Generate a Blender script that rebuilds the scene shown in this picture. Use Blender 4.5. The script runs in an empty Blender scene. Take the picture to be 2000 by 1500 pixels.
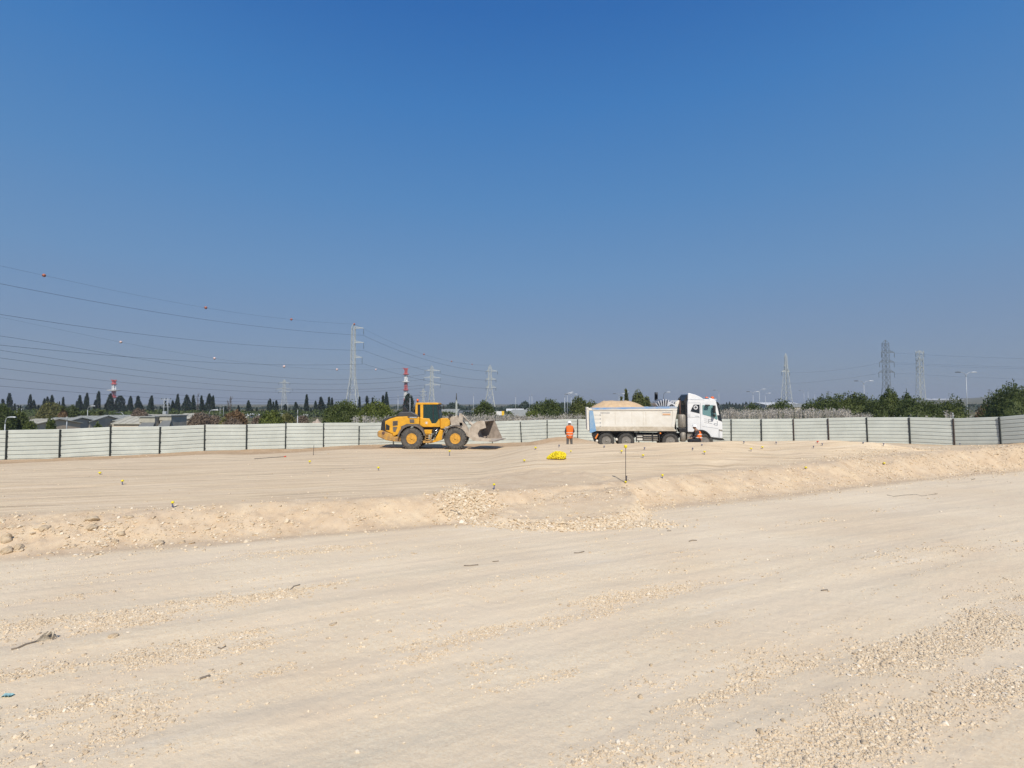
import bpy, math, random
import numpy as np
from mathutils import Vector, Matrix

# ------------------------------------------------------------------ camera, sky, sun, exposure
FPX = 1000.0            # focal length in pixels of the 2000 px wide photograph
PITCH = math.atan(38 / FPX)
HAZE_D = .00028
CAM = Vector((0, 0, 3.05))
scene = bpy.context.scene
COL = scene.collection
cd = bpy.data.cameras.new('camera'); cam = bpy.data.objects.new('camera', cd); COL.objects.link(cam)
cam.location = CAM; cam.rotation_euler = (math.pi / 2 + PITCH, 0, 0)
cd.sensor_width = 36; cd.lens = 36 * FPX / 2000; cd.clip_start = .1; cd.clip_end = 20000
scene.camera = cam
SUN_EL, SUN_AZ = math.radians(44), math.radians(172)      # azimuth clockwise from +Y
w = bpy.data.worlds.new('World'); scene.world = w; w.use_nodes = True
nt = w.node_tree; nt.nodes.clear()
sky = nt.nodes.new('ShaderNodeTexSky'); sky.sky_type = 'NISHITA'; sky.sun_disc = False
sky.sun_elevation = SUN_EL; sky.sun_rotation = SUN_AZ
sky.altitude = 0; sky.air_density = 1.0; sky.dust_density = .4; sky.ozone_density = 5.0
tcw = nt.nodes.new('ShaderNodeTexCoord'); sep = nt.nodes.new('ShaderNodeSeparateXYZ'); rmp = nt.nodes.new('ShaderNodeValToRGB')
SKY = [(0.0, (.205, .262, .36)), (.03, (.215, .275, .38)), (.08, (.208, .285, .42)), (.137, (.185, .285, .455)), (.232, (.142, .288, .515)), (.362, (.090, .255, .535)), (.507, (.047, .205, .525)), (.618, (.024, .150, .465)), (1.0, (.012, .09, .34))]
while len(rmp.color_ramp.elements) < len(SKY): rmp.color_ramp.elements.new(.5)
for e_, (p_, c_) in zip(rmp.color_ramp.elements, SKY): e_.position = p_; e_.color = (*c_, 1)
sks = nt.nodes.new('ShaderNodeMix'); sks.data_type = 'RGBA'; sks.blend_type = 'MULTIPLY'; sks.inputs[0].default_value = 1; sks.inputs[7].default_value = (.085, .085, .085, 1)
mxs = nt.nodes.new('ShaderNodeMix'); mxs.data_type = 'RGBA'; mxs.inputs[0].default_value = .86
bg = nt.nodes.new('ShaderNodeBackground'); bg.inputs[1].default_value = 1
wo = nt.nodes.new('ShaderNodeOutputWorld')
nt.links.new(tcw.outputs['Generated'], sep.inputs[0]); nt.links.new(sep.outputs[2], rmp.inputs[0])
nt.links.new(sky.outputs[0], sks.inputs[6]); nt.links.new(sks.outputs[2], mxs.inputs[6]); nt.links.new(rmp.outputs[0], mxs.inputs[7])
nt.links.new(mxs.outputs[2], bg.inputs[0]); nt.links.new(bg.outputs[0], wo.inputs[0])
sd = bpy.data.lights.new('sun', 'SUN'); sd.energy = 4.6; sd.angle = math.radians(.5); sd.color = (1, .93, .82)
so = bpy.data.objects.new('sun', sd); COL.objects.link(so)
sdir = Vector((math.sin(SUN_AZ) * math.cos(SUN_EL), math.cos(SUN_AZ) * math.cos(SUN_EL), math.sin(SUN_EL)))
so.rotation_euler = sdir.to_track_quat('Z', 'Y').to_euler()
scene.view_settings.view_transform = 'Standard'; scene.view_settings.look = 'None'
scene.view_settings.exposure = 0; scene.view_settings.gamma = 1

# ------------------------------------------------------------------ helpers
rng = np.random.default_rng(7)
random.seed(5)

def raydir(px, py):
    u, v = (px - 1000) / FPX, (750 - py) / FPX
    c, s = math.cos(PITCH), math.sin(PITCH)
    return Vector((u, c - s * v, s + c * v))

def at(px, py, Y):
    d = raydir(px, py)
    return CAM + d * (Y / d.y)

def ss(t):
    t = np.clip(t, 0, 1)
    return t * t * (3 - 2 * t)

def _hash(ix, iy, seed):
    h = (ix * 374761393 + iy * 668265263 + seed * 1442695041) & 0xffffffff
    h = ((h ^ (h >> 13)) * 1274126177) & 0xffffffff
    h = h ^ (h >> 16)
    return (h & 0xffff) / 65535.0

def vnoise(x, y, seed=0):
    x = np.asarray(x, float); y = np.asarray(y, float)
    ix = np.floor(x).astype(np.int64); iy = np.floor(y).astype(np.int64)
    fx = x - ix; fy = y - iy
    fx = fx * fx * (3 - 2 * fx); fy = fy * fy * (3 - 2 * fy)
    a = _hash(ix, iy, seed); b = _hash(ix + 1, iy, seed)
    c = _hash(ix, iy + 1, seed); d = _hash(ix + 1, iy + 1, seed)
    return (a + (b - a) * fx) * (1 - fy) + (c + (d - c) * fx) * fy

def fbm(x, y, seed=0, oct=4, g=.5):
    s = 0; a = 1; t = 0
    for k in range(oct):
        s = s + a * vnoise(x * 2 ** k, y * 2 ** k, seed + k * 17); t += a; a *= g
    return s / t

def mat(name, col, rough=.7, metal=0, spec=.5, noise=0, nscale=6, col2=None, bump=0, bscale=30, alpha=None, coat=0, emit=None):
    m = bpy.data.materials.new(name); m.use_nodes = True
    t = m.node_tree; b = t.nodes['Principled BSDF']
    b.inputs['Base Color'].default_value = (*col, 1); b.inputs['Roughness'].default_value = rough
    b.inputs['Metallic'].default_value = metal; b.inputs['Specular IOR Level'].default_value = spec
    if coat: b.inputs['Coat Weight'].default_value = coat
    if noise or col2 or bump:
        tc = t.nodes.new('ShaderNodeTexCoord')
    if noise or col2:
        n = t.nodes.new('ShaderNodeTexNoise'); n.inputs['Scale'].default_value = nscale; n.inputs['Detail'].default_value = 5
        n.inputs['Roughness'].default_value = .65
        t.links.new(tc.outputs['Object'], n.inputs['Vector'])
        r = t.nodes.new('ShaderNodeValToRGB'); r.color_ramp.elements[0].position = .38; r.color_ramp.elements[1].position = .66
        c2 = col2 if col2 else tuple(c * (1 - noise) for c in col)
        r.color_ramp.elements[0].color = (*c2, 1); r.color_ramp.elements[1].color = (*col, 1)
        t.links.new(n.outputs[0], r.inputs[0]); t.links.new(r.outputs[0], b.inputs['Base Color'])
    if bump:
        n2 = t.nodes.new('ShaderNodeTexNoise'); n2.inputs['Scale'].default_value = bscale; n2.inputs['Detail'].default_value = 4
        t.links.new(tc.outputs['Object'], n2.inputs['Vector'])
        bp = t.nodes.new('ShaderNodeBump'); bp.inputs['Strength'].default_value = bump; bp.inputs['Distance'].default_value = .02
        t.links.new(n2.outputs[0], bp.inputs['Height']); t.links.new(bp.outputs[0], b.inputs['Normal'])
    if emit:
        b.inputs['Emission Color'].default_value = (*emit[:3], 1); b.inputs['Emission Strength'].default_value = emit[3]
    return m

def tag(o, label=None, cat=None, group=None, kind=None):
    if label: o['label'] = label
    if cat: o['category'] = cat
    if group: o['group'] = group
    if kind: o['kind'] = kind
    return o

def thing(name, label, cat, loc=(0, 0, 0), rz=0, group=None):
    o = bpy.data.objects.new(name, None); COL.objects.link(o)
    o.location = loc; o.rotation_euler = (0, 0, rz); o.empty_display_size = .3
    return tag(o, label, cat, group)

class MB:
    def __init__(s): s.v = []; s.f = []; s.m = []; s.sm = []
    def add(s, vs, fs, mi=0, smooth=False):
        o = len(s.v); s.v += [tuple(p) for p in vs]
        for f in fs: s.f.append(tuple(i + o for i in f)); s.m.append(mi); s.sm.append(smooth)
        return s
    def box(s, c, d, mi=0, rot=None):
        x, y, z = d[0] / 2, d[1] / 2, d[2] / 2
        vs = [Vector((a * x, b * y, e * z)) for a in (-1, 1) for b in (-1, 1) for e in (-1, 1)]
        if rot is not None: vs = [rot @ q for q in vs]
        c = Vector(c)
        return s.add([q + c for q in vs], [(0, 1, 3, 2), (4, 6, 7, 5), (0, 4, 5, 1), (2, 3, 7, 6), (0, 2, 6, 4), (1, 5, 7, 3)], mi)
    def box2(s, a, b, mi=0):
        return s.box([(a[i] + b[i]) / 2 for i in range(3)], [abs(b[i] - a[i]) for i in range(3)], mi)
    def bar(s, a, b, wd, mi=0, ht=None):
        a = Vector(a); b = Vector(b); d = b - a
        if d.length < 1e-6: return s
        q = d.to_track_quat('Z', 'Y').to_matrix()
        return s.box((a + b) / 2, (wd, ht or wd, d.length), mi, q)
    def tube(s, pts, r, n=8, mi=0, caps=True, smooth=True):
        pts = [Vector(p) for p in pts]; rs = r if isinstance(r, (list, tuple)) else [r] * len(pts)
        vs = []; fs = []
        for i, p in enumerate(pts):
            d = (pts[min(i + 1, len(pts) - 1)] - pts[max(i - 1, 0)])
            q = d.to_track_quat('Z', 'Y').to_matrix()
            for k in range(n):
                a = 2 * math.pi * k / n
                vs.append(p + q @ Vector((math.cos(a) * rs[i], math.sin(a) * rs[i], 0)))
        for i in range(len(pts) - 1):
            for k in range(n):
                k2 = (k + 1) % n
                fs.append((i * n + k, i * n + k2, (i + 1) * n + k2, (i + 1) * n + k))
        s.add(vs, fs, mi, smooth)
        if caps:
            s.add(vs[:n], [tuple(range(n))[::-1]], mi); s.add(vs[-n:], [tuple(range(n))], mi)
        return s
    def lathe(s, prof, c=(0, 0, 0), axis='Y', n=32, mi=0, smooth=True, closed=False):
        # prof: list of (radius, offset along axis)
        vs = []; fs = []
        for (r, h) in prof:
            for k in range(n):
                a = 2 * math.pi * k / n; x, y = r * math.cos(a), r * math.sin(a)
                p = {'Y': (x, h, y), 'Z': (x, y, h), 'X': (h, x, y)}[axis]
                vs.append((p[0] + c[0], p[1] + c[1], p[2] + c[2]))
        m = len(prof)
        for i in range(m if closed else m - 1):
            j = (i + 1) % m
            for k in range(n):
                k2 = (k + 1) % n; fs.append((i * n + k, i * n + k2, j * n + k2, j * n + k))
        s.add(vs, fs, mi, smooth)
        if not closed:
            if prof[0][0] > 1e-4: s.add(vs[:n], [tuple(range(n))[::-1]], mi)
            if prof[-1][0] > 1e-4: s.add(vs[-n:], [tuple(range(n))], mi)
        return s
    def prism(s, poly, y0, y1, mi=0, axis='Y'):
        # polygon in XZ extruded along Y (or YZ along X, XY along Z)
        n = len(poly)
        f = {'Y': lambda a, b, t: (a, t, b), 'X': lambda a, b, t: (t, a, b), 'Z': lambda a, b, t: (a, b, t)}[axis]
        vs = [f(a, b, y0) for a, b in poly] + [f(a, b, y1) for a, b in poly]
        fs = [tuple(range(n))[::-1], tuple(range(n, 2 * n))] + [(i, (i + 1) % n, n + (i + 1) % n, n + i) for i in range(n)]
        return s.add(vs, fs, mi)
    def loft(s, secs, mi=0, cap=True, smooth=False):
        n = len(secs[0]); vs = [p for q in secs for p in q]; fs = []
        for i in range(len(secs) - 1):
            for k in range(n):
                k2 = (k + 1) % n; fs.append((i * n + k, i * n + k2, (i + 1) * n + k2, (i + 1) * n + k))
        if cap: fs += [tuple(range(n))[::-1], tuple(range((len(secs) - 1) * n, len(secs) * n))]
        return s.add(vs, fs, mi, smooth)
    def sphere(s, c, r, n=12, m=8, mi=0, sc=(1, 1, 1)):
        prof = [(max(1e-5, math.sin(math.pi * i / m)), -math.cos(math.pi * i / m)) for i in range(m + 1)]
        t = MB().lathe(prof, axis='Z', n=n)
        return s.add([(c[0] + p[0] * r * sc[0], c[1] + p[1] * r * sc[1], c[2] + p[2] * r * sc[2]) for p in t.v], t.f, mi, True)
    def build(s, name, mats, parent=None, bevel=0, seg=2, loc=None, fixn=True):
        me = bpy.data.meshes.new(name); me.from_pydata(s.v, [], s.f)
        if not isinstance(mats, (list, tuple)): mats = [mats]
        for q in mats: me.materials.append(q)
        me.polygons.foreach_set('material_index', s.m); me.polygons.foreach_set('use_smooth', s.sm)
        if fixn:
            import bmesh
            b = bmesh.new(); b.from_mesh(me); bmesh.ops.remove_doubles(b, verts=b.verts, dist=1e-5)
            bmesh.ops.recalc_face_normals(b, faces=b.faces); b.to_mesh(me); b.free()
        me.update()
        o = bpy.data.objects.new(name, me); COL.objects.link(o)
        if parent: o.parent = parent
        if loc: o.location = loc
        if bevel:
            bv = o.modifiers.new('bevel', 'BEVEL'); bv.width = bevel; bv.segments = seg; bv.limit_method = 'ANGLE'
            bv.angle_limit = math.radians(35); bv.harden_normals = False
        return o

def npmesh(name, V, F, mats, smooth=False, parent=None, midx=None):
    V = np.ascontiguousarray(V, dtype=np.float32); F = np.ascontiguousarray(F, dtype=np.int32)
    k = F.shape[1]
    me = bpy.data.meshes.new(name)
    me.vertices.add(len(V)); me.vertices.foreach_set('co', V.ravel())
    me.loops.add(F.size); me.loops.foreach_set('vertex_index', F.ravel())
    me.polygons.add(len(F)); me.polygons.foreach_set('loop_start', np.arange(0, F.size, k, dtype=np.int32))
    try: me.polygons.foreach_set('loop_total', np.full(len(F), k, dtype=np.int32))
    except Exception: pass
    for q in (mats if isinstance(mats, (list, tuple)) else [mats]): me.materials.append(q)
    me.polygons.foreach_set('use_smooth', np.full(len(F), smooth))
    if midx is not None: me.polygons.foreach_set('material_index', np.ascontiguousarray(midx, dtype=np.int32))
    me.update(calc_edges=True); me.validate()
    o = bpy.data.objects.new(name, me); COL.objects.link(o)
    if parent: o.parent = parent
    return o

def copy_tree(o, parent=None):
    c = o.copy(); COL.objects.link(c)
    if parent: c.parent = parent
    for ch in list(o.children): copy_tree(ch, c)
    return c
# ------------------------------------------------------------------ terrain
FENCE = [  # pixel x, pixel y of the sheet's top edge, depth, pixel y of the ground line
    (-390, 851, 31.8, 909), (-290, 848, 32.2, 907), (-190, 845, 32.6, 905), (-90, 842, 33, 903), (15.5, 840, 33.8, 900), (119.5, 838.3, 34.4, 898), (218, 833.5, 35.2, 893), (314, 833, 36.2, 888), (401.5, 829.5, 37.4, 882.5),
    (483, 829, 38.4, 878.5), (559, 827, 39.2, 879), (633, 826.3, 39.9, 876), (702, 825.8, 40.6, 870), (769, 825.2, 41.5, 868), (836, 824.6, 42.5, 868.5),
    (899, 823.8, 43.3, 868.5), (962, 822.6, 44.0, 868), (1019, 821.2, 44.2, 866), (1068.8, 819.8, 45, 862), (1128, 818.4, 45.6, 862), (1188, 818, 45.9, 864),
    (1247, 818, 46, 864), (1307, 818.2, 45.8, 864), (1367, 818.4, 45.2, 863), (1427, 818.6, 44.3, 862), (1486, 818.2, 43.7, 862), (1549, 817.9, 43, 863),
    (1617, 816.8, 42, 863), (1692, 815, 40.9, 864.5), (1775, 815, 39.6, 867.5), (1861, 817.2, 38, 869.5), (1951, 814, 36.1, 871.5), (2042, 806, 34, 874), (2140, 799, 32.6, 877), (2240, 792, 31.4, 881)]
fpts = [at(a, b, d) for a, b, d, g in FENCE]
fgz = [at(a, g, d).z for a, b, d, g in FENCE]
FX = np.array([p.x for p in fpts]); FY = np.array([p.y for p in fpts]); FZ = np.array(fgz)

TX = np.array([-60, -30, -12.5, -9, -4.5, 0, 3, 7, 11, 22.8, 31.5, 35, 39, 60]); TY = np.array([-8, 5, 12.4, 13.5, 15.0, 16.6, 17.9, 19.6, 21.4, 28, 32.0, 30.8, 27.5, 20])
RX = np.array([-30, -12, 0, 12, 28, 34]); RY = np.array([2.0, 1.9, 1.6, 2.5, 2.8, 2.0])
CA, SA = math.cos(.42), math.sin(.42)       # direction in which machines drove across the site

def zterrain(x, y, fine=True):
    x = np.asarray(x, float); y = np.asarray(y, float)
    u = x * CA + y * SA; v = -x * SA + y * CA
    toe = np.interp(x, TX, TY) + .9 * (fbm(x * .45, y * .3, 3) - .5) + .35 * (fbm(x * 1.7, y * 1.5, 4) - .5)
    run = np.interp(x, RX, RY) * (.72 + .62 * fbm(x * .6, y * .1, 6))
    t = (y - toe) / run
    zl = np.interp(y, [-50, 12, 15, 22, 28, 32, 45], [-.64, -.64, -.67, -.82, -1.0, -1.12, -1.2])
    # plateau
    r = x / np.maximum(y, 1)
    edge = toe + run
    yc = np.interp(r, [.05, .38, .5, .7], [29.8, 29.8, 33, 33])
    zc = np.interp(r, [-.06, .05, .15, .25, .35, .42, .5, .62, .7, .80, .9], [0, .70, .70, .76, .82, .80, .66, .68, .55, .1, 0])
    zf = np.interp(x, FX, FZ); yf = np.interp(x, FX, FY)
    tt = np.clip((y - edge - 1) / np.maximum(yf - edge - 1, 1), 0, 1)
    zp = zf * tt ** 2
    up = np.clip((y - edge - .5) / np.maximum(yc - edge - .5, 1), 0, 1)
    keep = np.interp(r, [.0, .1, .38, .46], [0, .28, .28, .38])
    dn = ss((y - yc - .1) / 1.3)
    cr = zc * up ** 1.15
    zp = zp + np.where(y < yc, cr, zc * ((1 - dn) + dn * keep * (1 - ss((y - 36) / 6))))
    zp = zp + .55 * np.exp(-((x - 4.2) / 2.6) ** 2 - ((y - 41.6) / 1.5) ** 2)
    zp = zp + .22 * np.exp(-((y - yf + 1.2) / 1.0) ** 2) * fbm(x * .35, y * .2, 9) * ss((4 - x) / 4)
    b = ss(t)
    z = zl * (1 - b) + zp * b
    # spill fan in front of the bank
    fx = (x - 1.4) / 3.4; fy = (y - 19.0) / 3.7
    dd = np.sqrt(fx ** 2 + fy ** 2) + .16 * (fbm(x * .9, y * .9, 5) - .5)
    fan = (-.12 - .42 * ss((19.2 - y) / 3.4)) 
    wgt = ss((1.03 - dd) / .16)
    z = np.where(fan > z, z * (1 - wgt) + fan * wgt, z)
    # small heap of dug rubble on the bank
    z = z + .16 * np.exp(-((x + 1.55) / .75) ** 2 - ((y - 17.2) / .7) ** 2)
    # right end heap
    z = z + .30 * np.exp(-((x - 34.5) / 3.5) ** 2 - ((y - 34.5) / 2.0) ** 2)
    # beyond the fence the land drops
    ob = ss((y - yf - 1.5) / 28)
    z = z * (1 - ob) + -3.0 * ob
    far = ss((y - 500) / 1500) * np.interp(r, [.55, .8, 1.0, 1.6], [0, 20, 32, 45]) * (.75 + .5 * fbm(x / 700, y / 700, 12))
    z = z + far
    if fine:
        site = 1 - ob
        bank = np.clip(1 - np.abs(t - .5) * 1.7, 0, 1)
        fanr = wgt * ss((dd - .55) / .35)
        rough = np.clip(bank + fanr * .8, 0, 1)
        z = z + site * .05 * (fbm(x * .5, y * .5, 21) - .5)
        # wheel ruts along the driving direction
        z = z + site * (1 - rough) * .035 * (fbm(u * .12, v * 2.1, 31, 3) - .5)
        z = z + site * ss((t - 1) / 1) * .05 * (fbm(u * .08 + .15*x, v * 1.1, 37, 3) - .5)
        z = z + rough * (.16 * (fbm(x * 2.2, y * 2.2, 41, 4, .6) - .5) + .05 * (fbm(x * 8, y * 8, 43, 2) - .5))
        z = z + site * .012 * (fbm(x * 7, y * 7, 47, 3, .6) - .5)
    return z

def ground(px, py):
    d = raydir(px, py); ts = np.concatenate([np.arange(3, 60, .04), np.arange(60, 600, 1)]) / d.y
    xs = CAM.x + d.x * ts; ys = CAM.y + d.y * ts; zs = CAM.z + d.z * ts
    zt = zterrain(xs, ys)
    i = int(np.argmax(zs < zt))
    if zs[i] >= zt[i]: i = len(ts) - 1
    return Vector((xs[i], ys[i], zt[i]))

def gz(x, y): return float(zterrain(np.array([x]), np.array([y]))[0])

yr = np.concatenate([np.linspace(-25, 4.2, 12), np.exp(np.linspace(math.log(4.4), math.log(60), 760)), np.exp(np.linspace(math.log(61), math.log(6000), 100))])
tc_ = np.concatenate([np.array([-2.2, -1.8, -1.5, -1.3]), np.linspace(-1.15, 1.15, 860), np.array([1.3, 1.5, 1.8, 2.2])])
YY, TT = np.meshgrid(yr, tc_, indexing='ij')
XX = TT * np.maximum(YY, 5.5)
ZZ = zterrain(XX, YY)
nr, nc = YY.shape
idx = np.arange(nr * nc).reshape(nr, nc)
F = np.stack([idx[:-1, :-1], idx[:-1, 1:], idx[1:, 1:], idx[1:, :-1]], -1).reshape(-1, 4)
toe = np.interp(XX, TX, TY); tb = (YY - toe) / np.interp(XX, RX, RY)
yf_ = np.interp(XX, FX, FY)
a_plat = ss((tb - .7) / .6)
a_bank = np.clip(ss((tb + .35) / .35) * ss((1.5 - tb) / .6), 0, 1)
dd_ = np.sqrt(((XX - 1.4) / 3.4) ** 2 + ((YY - 19) / 3.7) ** 2)
a_bank = np.maximum(a_bank, .75 * ss((1.05 - dd_) / .2))
a_soil = ss((YY - yf_ + 5.5 - 2.0 * (fbm(XX * .3, YY * .2, 77) - .5)) / 1.2) * ss((6 - XX) / 3) + ss((YY - yf_ + 3.4) / 1.0) * ss((XX - 6) / 3) * .6
a_soil = np.clip(a_soil + np.exp(-((XX - 4.2) / 3) ** 2 - ((YY - 41.6) / 2) ** 2), 0, 1)
a_out = ss((YY - yf_ - .6) / 1.5)

a_smu = np.zeros_like(XX)
for a_, b_, l_, w_, k_ in ((700, 1480, 1.5, .28, .8), (900, 1425, 1.3, .22, .8), (890, 1340, 1.0, .14, .7), (720, 1368, .9, .10, .6), (480, 1400, 1.4, .12, .4), (1280, 1292, 1.2, .16, .6), (1180, 1305, .9, .12, .5), (1040, 1400, 1.3, .2, .5),
                           (1600, 1345, 1.2, .14, .7), (1540, 1385, 1.4, .16, .7), (1790, 1130, 2.0, .3, .5), (1320, 1210, 1.8, .2, .5), (360, 1170, 1.2, .2, .5), (800, 1120, 2.5, .3, .4), (1650, 1050, 3.0, .3, .45), (250, 1190, 2.0, .15, .4)):
    g_ = ground(a_, b_); u_, v_ = XX - g_.x, YY - g_.y
    a_smu = np.maximum(a_smu, k_ * np.exp(-((u_ * CA + v_ * SA) / l_) ** 2 - ((-u_ * SA + v_ * CA) / w_) ** 2))

def ground_mat():
    m = bpy.data.materials.new('crushed limestone ground'); m.use_nodes = True
    t = m.node_tree; N = t.nodes; L = t.links; b = N['Principled BSDF']
    b.inputs['Roughness'].default_value = .95; b.inputs['Specular IOR Level'].default_value = .15
    geo = N.new('ShaderNodeNewGeometry')
    def noise(scale, detail=4, rough=.6, rot=0, sc=(1, 1, 1)):
        mp = N.new('ShaderNodeMapping'); mp.vector_type = 'TEXTURE'
        mp.inputs['Rotation'].default_value = (0, 0, rot); mp.inputs['Scale'].default_value = sc
        L.new(geo.outputs['Position'], mp.inputs[0])
        n = N.new('ShaderNodeTexNoise'); n.inputs['Scale'].default_value = scale; n.inputs['Detail'].default_value = detail
        n.inputs['Roughness'].default_value = rough; L.new(mp.outputs[0], n.inputs['Vector']); return n.outputs[0]
    def ramp(src, p0, p1, c0=(0, 0, 0), c1=(1, 1, 1)):
        r = N.new('ShaderNodeValToRGB'); r.color_ramp.elements[0].position = p0; r.color_ramp.elements[1].position = p1
        r.color_ramp.elements[0].color = (*c0, 1); r.color_ramp.elements[1].color = (*c1, 1); L.new(src, r.inputs[0]); return r.outputs[0]
    def mix(fac, a, bb, mode='MIX'):
        x = N.new('ShaderNodeMix'); x.data_type = 'RGBA'; x.blend_type = mode
        for s, q in ((0, fac), (6, a), (7, bb)):
            if isinstance(q, tuple): x.inputs[s].default_value = (*q, 1)
            elif isinstance(q, (int, float)): x.inputs[s].default_value = q
            else: L.new(q, x.inputs[s])
        return x.outputs[2]
    def attr(n):
        a = N.new('ShaderNodeAttribute'); a.attribute_name = n; return a.outputs['Fac']
    def mul(a, k):
        x = N.new('ShaderNodeMath'); x.operation = 'MULTIPLY'
        L.new(a, x.inputs[0])
        if isinstance(k, (int, float)): x.inputs[1].default_value = k
        else: L.new(k, x.inputs[1])
        return x.outputs[0]
    big = noise(.22, 5)
    floor_ = mix(ramp(big, .35, .68), GC['floor_a'], GC['floor_b'])
    # compacted darker wheel lanes
    lanes = ramp(noise(1, 4, .62, .42, (9, .75, 1)), .47, .66)
    floor_ = mix(mul(lanes, .55), floor_, GC['lane'])
    pale = ramp(noise(1, 5, .7, .42, (3.2, .5, 1)), .60, .74)
    floor_ = mix(mul(pale, .55), floor_, GC['pale'])
    plat = mix(ramp(noise(1, 6, .72, .30, (5, .16, 1)), .38, .62), GC['plat_a'], GC['plat_b'])
    plat = mix(mul(ramp(noise(1, 6, .72, .20, (9, .34, 1)), .53, .66), .75), plat, GC['plat_dark'])
    bank = mix(ramp(noise(1.3, 6, .7), .35, .65), GC['bank_a'], GC['bank_b'])
    soil = mix(ramp(noise(1.6, 6, .7), .35, .65), GC['soil_a'], GC['soil_b'])
    out = mix(ramp(noise(.05, 8, .75), .38, .62), GC['out_a'], GC['out_b'])
    c = mix(attr('plateau'), floor_, plat); c = mix(attr('bank'), c, bank); c = mix(attr('soil'), c, soil)
    # crumb sized grain
    c = mix(mul(attr('smudge'), ramp(noise(1, 6, .75, .42, (1.6, .28, 1)), .40, .62)), c, (.585, .505, .38))
    g = noise(26, 6, .75)
    c = mix(mul(ramp(noise(1, 4, .6, .42, (2.2, .6, 1)), .36, .64), .46), c, ramp(g, .3, .72, (.36, .34, .31), (.80, .78, .75)), 'OVERLAY')
    vr = N.new('ShaderNodeTexVoronoi'); vr.inputs['Scale'].default_value = 22; L.new(geo.outputs['Position'], vr.inputs['Vector'])
    spk = ramp(vr.outputs['Distance'], .06, .16, (1, 1, 1), (0, 0, 0))
    c = mix(mul(mul(spk, ramp(noise(1, 3, .6, .42, (2.5, .7, 1)), .45, .62)), .5), c, GC['speck'])
    c = mix(attr('outside'), c, out)
    L.new(c, b.inputs['Base Color'])
    bp = N.new('ShaderNodeBump'); bp.inputs['Strength'].default_value = .5; bp.inputs['Distance'].default_value = .012
    L.new(noise(40, 6, .8), bp.inputs['Height'])
    bp2 = N.new('ShaderNodeBump'); bp2.inputs['Strength'].default_value = .42; bp2.inputs['Distance'].default_value = .03
    L.new(noise(9, 6, .7), bp2.inputs['Height']); L.new(bp.outputs[0], bp2.inputs['Normal'])
    L.new(bp2.outputs[0], b.inputs['Normal'])
    return m
GC = dict(floor_a=(.725, .58, .402), floor_b=(.785, .655, .472), lane=(.65, .54, .395), pale=(.80, .70, .54), plat_a=(.60, .455, .295), plat_b=(.76, .615, .43),
          plat_dark=(.37, .29, .195), bank_a=(.52, .395, .265), bank_b=(.63, .50, .35), soil_a=(.42, .29, .17), soil_b=(.53, .39, .25),
          out_a=(.075, .08, .035), out_b=(.20, .17, .09), speck=(.82, .74, .60))
M_ground = ground_mat()
ter = npmesh('ground', np.stack([XX, YY, ZZ], -1).reshape(-1, 3), F, M_ground, smooth=True)
for nme, arr in (('plateau', a_plat), ('bank', a_bank), ('soil', a_soil), ('outside', a_out), ('smudge', a_smu)):
    at_ = ter.data.attributes.new(nme, 'FLOAT', 'POINT'); at_.data.foreach_set('value', np.ascontiguousarray(arr.reshape(-1), dtype=np.float32))
tag(ter, 'pale crushed limestone ground of the building site', None, None, 'structure')

# ------------------------------------------------------------------ gravel and rubble
M_stone = bpy.data.materials.new('limestone pebbles'); M_stone.use_nodes = True
_t = M_stone.node_tree; _b = _t.nodes['Principled BSDF']; _b.inputs['Roughness'].default_value = .9; _b.inputs['Specular IOR Level'].default_value = .2
_g = _t.nodes.new('ShaderNodeNewGeometry'); _r = _t.nodes.new('ShaderNodeValToRGB')
_r.color_ramp.elements[0].color = (.50, .395, .27, 1); _r.color_ramp.elements[1].color = (.80, .71, .57, 1)
_e = _r.color_ramp.elements.new(.5); _e.color = (.65, .53, .37, 1)
_e = _r.color_ramp.elements.new(.93); _e.color = (.70, .59, .435, 1)
_t.links.new(_g.outputs['Random Per Island'], _r.inputs[0]); _t.links.new(_r.outputs[0], _b.inputs['Base Color'])

def stone_templates(k=10):
    ph = (1 + 5 ** .5) / 2
    V = np.array([(-1, ph, 0), (1, ph, 0), (-1, -ph, 0), (1, -ph, 0), (0, -1, ph), (0, 1, ph), (0, -1, -ph), (0, 1, -ph), (ph, 0, -1), (ph, 0, 1), (-ph, 0, -1), (-ph, 0, 1)], float)
    V /= np.linalg.norm(V[0])
    Fi = np.array([(0, 11, 5), (0, 5, 1), (0, 1, 7), (0, 7, 10), (0, 10, 11), (1, 5, 9), (5, 11, 4), (11, 10, 2), (10, 7, 6), (7, 1, 8), (3, 9, 4), (3, 4, 2), (3, 2, 6), (3, 6, 8), (3, 8, 9), (4, 9, 5), (2, 4, 11), (6, 2, 10), (8, 6, 7), (9, 8, 1)])
    out = []
    for _ in range(k):
        s = rng.uniform(.65, 1.25, (12, 1)); q = V * s * rng.uniform([.8, .6, .38], [1.3, 1.0, .7]); out.append(q)
    return np.array(out), Fi
TEMPL, TF = stone_templates()

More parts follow.
